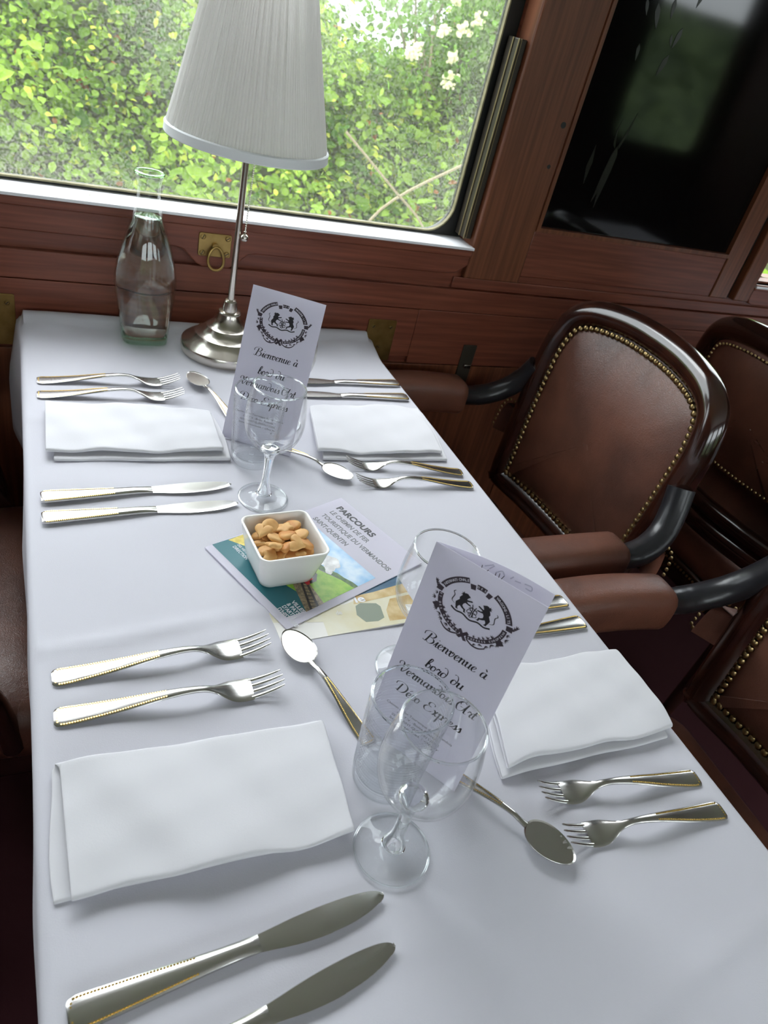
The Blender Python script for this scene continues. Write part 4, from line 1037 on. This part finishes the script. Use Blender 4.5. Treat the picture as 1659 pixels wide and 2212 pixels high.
# local frame of the leaflet: x along its short side, y up the page
l1 = flat_thing('leaflet', (.1632, .6236), EA, .1485, .2085, .0022, .0012, PAPER, 'white leaflet with a steam train photo and PARCOURS heading, under the bowl', 'leaflet')
s1 = Sheet(lambda u, v, h: (u, v, .0012+h))
s1.add('teal', [[(.0, .0095), (.1345, .0098), (.1395, .0400), (.098, .0480), (.05, .0520), (.002, .0540)]], .0001)
ph_ = lambda *p: [list(p)]
s1.add('field', ph_((.095, .040), (.139, .052), (.139, .108), (.105, .093), (.07, .08), (.06, .06)), .00013)
s1.add('sky', ph_((.002, .0550), (.05, .0530), (.06, .07), (.100, .094), (.139, .108), (.139, .1378), (.002, .1375)), .00012)
s1.add('trees', ph_((.080, .090), (.090, .097), (.100, .0985), (.110, .104), (.120, .1055), (.130, .109), (.139, .110), (.139, .104), (.120, .100), (.100, .093), (.085, .086)), .00016)
s1.add('ballast', ph_((.06, .050), (.098, .0480), (.1395, .0330), (.1395, .058), (.110, .064), (.085, .072), (.06, .07)), .00018)
s1.add('straw', ph_((.002, .0540), (.002, .030), (.03, .046), (.05, .052)), .00018)
for a, b in (((.098, .058), (.1395, .0385)), ((.100, .063), (.1395, .0480))): s1.add('rail', [[a, (a[0], a[1]+.0028), (b[0], b[1]+.0030), b]], .0002)
for k in range(7): s1.add('rail', [[(.104+k*.005, .0545-k*.0022), (.1055+k*.005, .0550-k*.0022), (.1100+k*.005, .0600-k*.0019), (.1085+k*.005, .0600-k*.0019)]], .0002)
s1.add('engine', ph_((.070, .060), (.100, .057), (.108, .062), (.108, .074), (.100, .082), (.085, .085), (.070, .082)), .00022)
s1.add('red', ph_((.096, .0600), (.108, .0610), (.108, .0650), (.104, .0670), (.104, .0730), (.100, .0730), (.098, .0660)), .00026)
for k, (cx_, cy_, rx_, ry_) in enumerate(((.092, .110, .012, .010), (.080, .104, .014, .010), (.098, .103, .007, .007), (.1035, .0965, .0045, .004))):
    s1.add('smoke', [[(cx_+rx_*math.cos(a)*(1+.08*math.sin(5*a+k)), cy_+ry_*math.sin(a)*(1+.08*math.sin(5*a+k))) for a in np.linspace(0, 2*PI, 30)[:-1]]], .00028+.00004*k)
s1.add('heading', fit_text('PARCOURS', .0130, .0140, .1865, .0815, .045), .0001)
for tx, v, u1 in (('LE CHEMIN DE FER', .1730, .0865), ('TOURISTIQUE DU VERMANDOIS', .1590, .1380), ('SAINT-QUENTIN', .1450, .0775)): s1.add('subhead', fit_text(tx, .0100, .0165, v, u1, .032), .0001)
s1.add('white', fit_text('DIRECTION', .0062, .0140, .0270, .0400), .0003)
s1.add('white', fit_text('DES VISITES', .0045, .0140, .0335, .0330), .0003)
for k, tx in enumerate(('VILLES', '& PAYS', "D'ART &", "D'HISTOIRE")): s1.add('white' , fit_text(tx, .0068, .1195, .0282-.0064*k, .1200+.0031*len(tx), .03), .0003)
s1.build({'teal': TEAL, 'field': FIELD, 'sky': SKYP, 'trees': TREES, 'ballast': TRACK, 'straw': STRAW, 'rail': RAIL, 'engine': ENGINE, 'red': REDP, 'smoke': SMOKE, 'heading': DGREYINK, 'subhead': GREYINK, 'white': WHITEP}, l1.children[0],
         {'teal': 'teal_band', 'field': 'field_print', 'sky': 'sky_print', 'trees': 'tree_print', 'ballast': 'track_print', 'straw': 'straw_print', 'rail': 'rail_print', 'engine': 'engine_print', 'red': 'red_buffer_print', 'smoke': 'smoke_print', 'heading': 'heading_lettering', 'subhead': 'subheading_lettering', 'white': 'white_lettering'})
b2a = math.atan2(.0516, .9987)
l2 = flat_thing('booklet', (.2107, .4691), b2a, .166, .118, .0002, .0016, LIGHTP, 'glossy cream and blue booklet lying beneath the leaflet', 'booklet')
s2 = Sheet(lambda u, v, h: (u, v, .0016+h))
s2.add('cream', ph_((.050, .0), (.166, .0), (.166, .060), (.085, .040), (.03, .045), (.0, .075), (.0, .030), (.052, .020)), .0001)
s2.add('blue', ph_((.100, .048), (.166, .056), (.166, .118), (.060, .118)), .00014)
s2.add('tan', ph_((.095, .038), (.166, .044), (.166, .0585), (.125, .0520), (.100, .0500)), .00018)
s2.add('tan', ph_((.125, .006), (.166, .004), (.166, .040), (.140, .038), (.128, .022)), .00018)
s2.add('tag', [[(.092, .022), (.096, .035), (.103, .0385), (.121, .0345), (.124, .0290), (.121, .0120), (.112, .0085), (.098, .0100)]], .00022)
s2.add('pale', ph_((.150, .012), (.166, .010), (.166, .024), (.154, .026)), .00022)
s2.add('white', fit_text('le', .0145, .0980, .0400, .1110, .03), .0003); s2.add('pale', fit_text('de', .0085, .0700, .0265, .0770, .02), .0003)
s2.build({'cream': CREAMP, 'blue': BLUEP, 'tan': TANP, 'tag': TAGP, 'white': WHITEP, 'pale': LIGHTP}, l2.children[0], {'cream': 'cream_print', 'blue': 'blue_print', 'tan': 'tan_print', 'tag': 'tag_print', 'white': 'white_lettering', 'pale': 'pale_print'})

# ------------------------------------------------------------------ bowl of crackers
def bowl():
    r = empty('snack_bowl', (.2375, .5800, T+.0036), math.radians(4.5)); tag(r, 'square white porcelain bowl full of small crackers, standing on the leaflet', 'bowl')
    def sq(h, z, rc):
        return [(x, y, z) for x, y in rrect(-h, h, -h, h, rc, 6)]
    rs = [sq(.0290, 0, .010), sq(.0305, .0012, .011), sq(.0325, .008, .011), sq(.0352, .022, .011), sq(.0378, .036, .010), sq(.0392, .0445, .010), sq(.0398, .0462, .0105), sq(.0396, .0472, .0102), sq(.0386, .0476, .0095), sq(.0374, .0472, .0086), sq(.0366, .0460, .008), sq(.0352, .0380, .008), sq(.0325, .0230, .009), sq(.0295, .0100, .010), sq(.0260, .0065, .011), sq(.0180, .0052, .010)]
    MB().rings(rs, cap=True).build('bowl_body', PORC, r, sharp=50)
bowl()
def puffy(outline, name, mat, th=.0030):
    """biscuit: a pillowed outline"""
    n = len(outline); cx = sum(p[0] for p in outline)/n; cy = sum(p[1] for p in outline)/n; rs = []
    for f_, z in ((.02, -th*1.0), (.55, -th*.95), (.86, -th*.65), (1.0, -th*.05), (1.0, th*.15), (.90, th*.72), (.62, th*.98), (.02, th*1.05)):
        rs.append([(cx+(x-cx)*f_, cy+(y-cy)*f_, z) for x, y in outline])
    return MB().rings(rs, True).build(name, mat, sharp=60)
def polar(f, n=36): return [(f(2*PI*k/n)*math.cos(2*PI*k/n), f(2*PI*k/n)*math.sin(2*PI*k/n)) for k in range(n)]
heart = [(.0095*math.sin(t)**3*1.15, .0085*(13*math.cos(t)-5*math.cos(2*t)-2*math.cos(3*t)-math.cos(4*t))/13) for t in np.linspace(0, 2*PI, 37)[:-1]]
protos = []
for shp, mt, nm in ((heart, CRK, 'heart'), (polar(lambda a: .0092+.0016*math.cos(5*a)), CRK, 'flower'), (polar(lambda a: .0090+.0006*math.sin(3*a)), CRKD, 'round'),
                    (polar(lambda a: .0085*(1+.28*math.cos(a)**2)), CRK, 'oval'), (polar(lambda a: .0074+.0026*max(0, math.cos(2*a))+.001*math.cos(3*a)), CRKD, 'fish')):
    o = puffy(shp, 'cracker', mt); protos.append((o, nm))
first = {nm: True for _, nm in protos}
spots = [(-.024, .022, 'oval'), (-.012, .026, 'round'), (.001, .023, 'oval'), (.013, .027, 'flower'), (.024, .024, 'fish'), (-.027, .008, 'heart'), (-.014, .012, 'heart'), (-.002, .010, 'round'), (.010, .011, 'flower'), (.022, .010, 'oval'),
         (-.026, -.007, 'oval'), (-.014, -.005, 'flower'), (-.001, -.006, 'heart'), (.011, -.004, 'oval'), (.024, -.005, 'flower'), (-.024, -.020, 'flower'), (-.012, -.020, 'fish'), (.002, -.021, 'round'), (.013, -.020, 'flower'), (.024, -.019, 'round')]
top = [(-.020, .014, 'heart'), (-.009, .021, 'oval'), (.006, .016, 'flower'), (.016, .019, 'round'), (.017, .001, 'oval'), (.003, .002, 'round'), (-.009, .001, 'oval'), (-.016, -.012, 'flower'), (-.004, -.014, 'fish'), (.008, -.013, 'heart'), (.019, -.012, 'fish')]
rr = random.Random(11); ca, sa = math.cos(math.radians(4.5)), math.sin(math.radians(4.5))
where = lambda x, y: ('back', 'middle', 'front')[0 if y > .011 else 1 if y > -.010 else 2]+' '+('left', 'centre', 'right')[0 if x < -.010 else 1 if x < .011 else 2]
seen = {}
for lev, L_ in ((0, spots), (1, top)):
    for (x, y, nm) in L_:
        o, _ = [p for p in protos if p[1] == nm][0]
        if not first[nm]: o = copy_tree(o)
        first[nm] = False
        if lev == 0: x *= .86; y *= .86
        o.location = (.2375+ca*x-sa*y, .5800+sa*x+ca*y, T+.0036+(.034 if lev == 0 else .0425)+rr.uniform(-.001, .002))
        o.rotation_euler = (rr.uniform(-.55, .55)+.12, rr.uniform(-.5, .5), rr.uniform(0, 6.28)); s = rr.uniform(.95, 1.15) if lev else .95; o.scale = (s, s, s)
        lab = '%s golden cracker in the %s layer of the bowl, %s' % ({'heart': 'heart-shaped', 'flower': 'flower-shaped', 'round': 'round', 'oval': 'oval', 'fish': 'knobbly'}[nm], ('lower', 'top')[lev], where(x, y))
        tag(o, lab, 'cracker', 'crackers in the bowl')

# ================================================================== CHAIRS
def outline_back(inset=0.0, n=10, rear=False, bot=-.275):
    P = [(0, .188), (.085, .184), (.160, .168), (.206, .135), (.227, .075), (.230, .00), (.226, -.10), (.221, -.18), (.216, bot+.035), (.200, bot+.004), (.10, bot-.002), (0, bot-.004)]
    full = P+[(-x, z) for x, z in P[-2:0:-1]]
    Q = cr(full, n, close=True); Q = [(float(a), float(b)) for a, b in Q]
    if inset == 0: return Q
    m_ = len(Q); R = []
    for i in range(m_):
        t = np.array(Q[(i+1) % m_])-np.array(Q[i-1]); t /= np.linalg.norm(t)+1e-9
        R.append((Q[i][0]-t[1]*-inset*-1 if False else Q[i][0]+t[1]*inset, Q[i][1]-t[0]*inset))
    return R
def even(pts, step):
    P = [np.array(p) for p in pts]; P.append(P[0]); out = []; d = 0
    for a, b in zip(P[:-1], P[1:]):
        L = np.linalg.norm(b-a)
        while d <= L: out.append(tuple(a+(b-a)*d/L)); d += step
        d -= L
    return out
def backx(y, z):
    """position of the back surface, local x (towards the rear) for a side offset y and a height z above the table plane"""
    return .185 + .035*(1-(y/.235)**2) + .10*(z+.06)
def make_chair():
    r = empty('dining_chair', (0, 0, 0))
    ZT = T
    def P3(y, z, off=0): return (backx(y, z)+off, y, ZT+z)
    # bent wood back frame
    cen = outline_back(.024, 6)
    s_ = 1 if outline_back(.024)[5][0] < outline_back(0)[5][0] or True else -1
    inner_check = max(p[0] for p in cen) < .231
    if not inner_check: cen = outline_back(-.024, 6); sg = -1
    else: sg = 1
    MB().tube([P3(y, z) for y, z in cen], .0245, 16, cap=False, close=True, flat=1.05).build('back_frame', FRAMEWOOD, r, sharp=80)
    # padded panel, front and rear
    def pad(ins, off, dome, name, side, bot=-.275):
        O = outline_back(sg*ins, 6, bot=bot); cy, cz = 0, (.14+bot)/2+.02; rings_ = []
        for f_ in (1.0, .97, .90, .78, .60, .40, .20, .08):
            rings_.append([(lambda y, z: P3(y, z, off-side*dome*(1-f_**3.2)))(y*f_, cz+(z-cz)*f_) for y, z in O])
        m_ = MB().rings(rings_, False); n_ = len(O); b_ = len(m_.v)-n_; cpt = P3(0, cz, off-side*dome); m_.v.append(cpt); m_.f += [(b_+k, b_+(k+1) % n_, len(m_.v)-1) for k in range(n_)]
        return m_.build(name, LEATHER, r, sharp=180)
    pad(.040, -.006, .034, 'back_pad', 1)
    def nails(ins, off, side, name, step, rad, bot=-.275):
        m_ = MB()
        for y, z in even(outline_back(sg*ins, 8, bot=bot), step):
            p = P3(y, z, off); m_.sphere(p, rad, 8, 5, (.75, 1, 1))
        return m_.build(name, NAIL, r)
    nails(.0500, -.0155, 1, 'nailhead_trim', .0124, .0058).__setitem__('label', 'brass nailhead trim round the front pad')
    pad(.046, .010, .010, 'rear_pad', -1, -.16)
    nails(.0560, .0175, -1, 'rear_nailhead_trim', .0105, .0034, -.16).__setitem__('label', 'small brass nailheads round the rear pad')
    MB().tube([P3(y, -.205, .010) for y in np.linspace(-.19, .19, 9)], .018, 10).build('lower_back_rail', FRAMEWOOD, r)
    # seat
    sy = .235; rs = []
    for f_, z in ((.93, .352), (1.0, .360), (1.015, .385), (1.01, .415), (.98, .432), (.90, .445), (.70, .455), (.40, .460), (.10, .462)):
        ring = []
        for x, y in rrect(-.235, .175, -sy, sy, .05, 5):
            tp = 1-.06*(x+.235)/.41; ring.append(((x+.03)*f_-.03, y*f_*tp, z))
        rs.append(ring)
    m_ = MB().rings(rs, False); m_.add(rs[0], [tuple(reversed(range(len(rs[0]))))]); n_ = len(rs[-1]); b_ = len(m_.v)-n_-len(rs[0]); m_.v.append((-.03, 0, .4625)); m_.f += [(b_+k, b_+(k+1) % n_, len(m_.v)-1) for k in range(n_)]
    m_.build('seat', LEATHER, r, sharp=60)
    MB().box(-.222, .185, -.222, .222, .300, .358).build('seat_frame', FRAMEWOOD, r, bevel=.008)
    mn = MB()
    for y in np.arange(-.19, .19, .0105): mn.sphere((.186, y, .345), .0034, 6, 4)
    mn.build('seat_nailhead_trim', NAIL, r)
    for s in (-1, 1):
        for (xa, ya, xb, yb) in ((-.195, .195, -.205, .200), (.160, .185, .225, .190)):
            MB().tube([(xb, s*yb, 0), ((xa+xb)/2, s*(ya+yb)/2, .16), (xa, s*ya, .33)], [.013, .017, .022], 10).build('leg', FRAMEWOOD, r, sharp=70)
        # padded arm
        st = []
        for u in np.linspace(0, 1, 26):
            x = -.156+.212*u; e = min(1, u/.10, 1); ee = min(1, (1-u)/.05)
            f_ = math.sqrt(max(0, 1-(1-e)**2))*.25+.75 if u < .10 else 1; f2 = .86+.14*math.sqrt(max(0, 1-(1-ee)**2))
            st.append((x, s*(.262+.003*math.sin(PI*u)), ZT-.082+.004*math.sin(PI*u)-.006*u, .0345*f_*f2, .037*f_*f2))
        MB().rings(loft(st, 24, 3.4), True).build('arm_pad', LEATHER, r, sharp=50)
        # wooden arm: from the pad sweeping back and up into the back frame
        Q = cr([(.045, s*.262, ZT-.086), (.085, s*.262, ZT-.090), (.125, s*.258, ZT-.083), (.160, s*.247, ZT-.062), (.180, s*.232, ZT-.030), (.190, s*.218, ZT+.005)], 6)
        MB().tube(Q, [.022]*8+[.023]*(len(Q)-8), 14, flat=.90).build('arm_rail', GREYWRAP, r, sharp=80, label='black wrapped rear end of the arm')
        Q = cr([(-.115, s*.258, ZT-.120), (-.125, s*.255, ZT-.18), (-.150, s*.235, ZT-.27), (-.165, s*.225, ZT-.36)], 6)
        MB().tube(Q, .020, 12, flat=.8).build('arm_support', FRAMEWOOD, r, sharp=80)
    return r
chair0 = make_chair()
for i, (x, y, rz, lab) in enumerate(((.753, .896, math.radians(2), 'brown leather armchair nearest the window on the right side of the table'),
                      (.765, .272, math.radians(-1.5), 'brown leather armchair at the right edge of the photo, nearest the camera'),
                      (1.560, .890, PI, 'dark armchair standing back to back with the window-side armchair, at the right edge'),
                      (-.215, .900, PI, 'brown leather armchair on the left side of the table nearest the window, seat edge showing'),
                      (-.320, .270, PI, 'brown leather armchair on the left side of the table, deep in shadow nearest the camera'))):
    c = chair0 if i == 0 else copy_tree(chair0); c.location = (x, y, 0); c.rotation_euler = (0, 0, rz)
    tag(c, lab, 'chair', 'leather armchairs with brass nailheads')

# neighbouring table, seen only as a reflection in the black panel
nt_ = empty('neighbouring_table', (2.02, .62, 0)); tag(nt_, 'next table down the carriage under a white cloth, reflected in the black panel', 'table')
MB().box(-.29, .29, -.62, .58, T-.03, T-.004).build('tabletop', WOOD, nt_, bevel=.003)
MB().box(-.035, .035, -.46, -.39, 0, T-.03).build('leg', WOODV, nt_, bevel=.003)
MB().box(-.298, .298, -.63, .59, T-.004, T).box(-.298, -.294, -.63, .59, T-.2, T).box(.294, .298, -.63, .59, T-.2, T).build('cloth', CLOTH, nt_, bevel=.002)
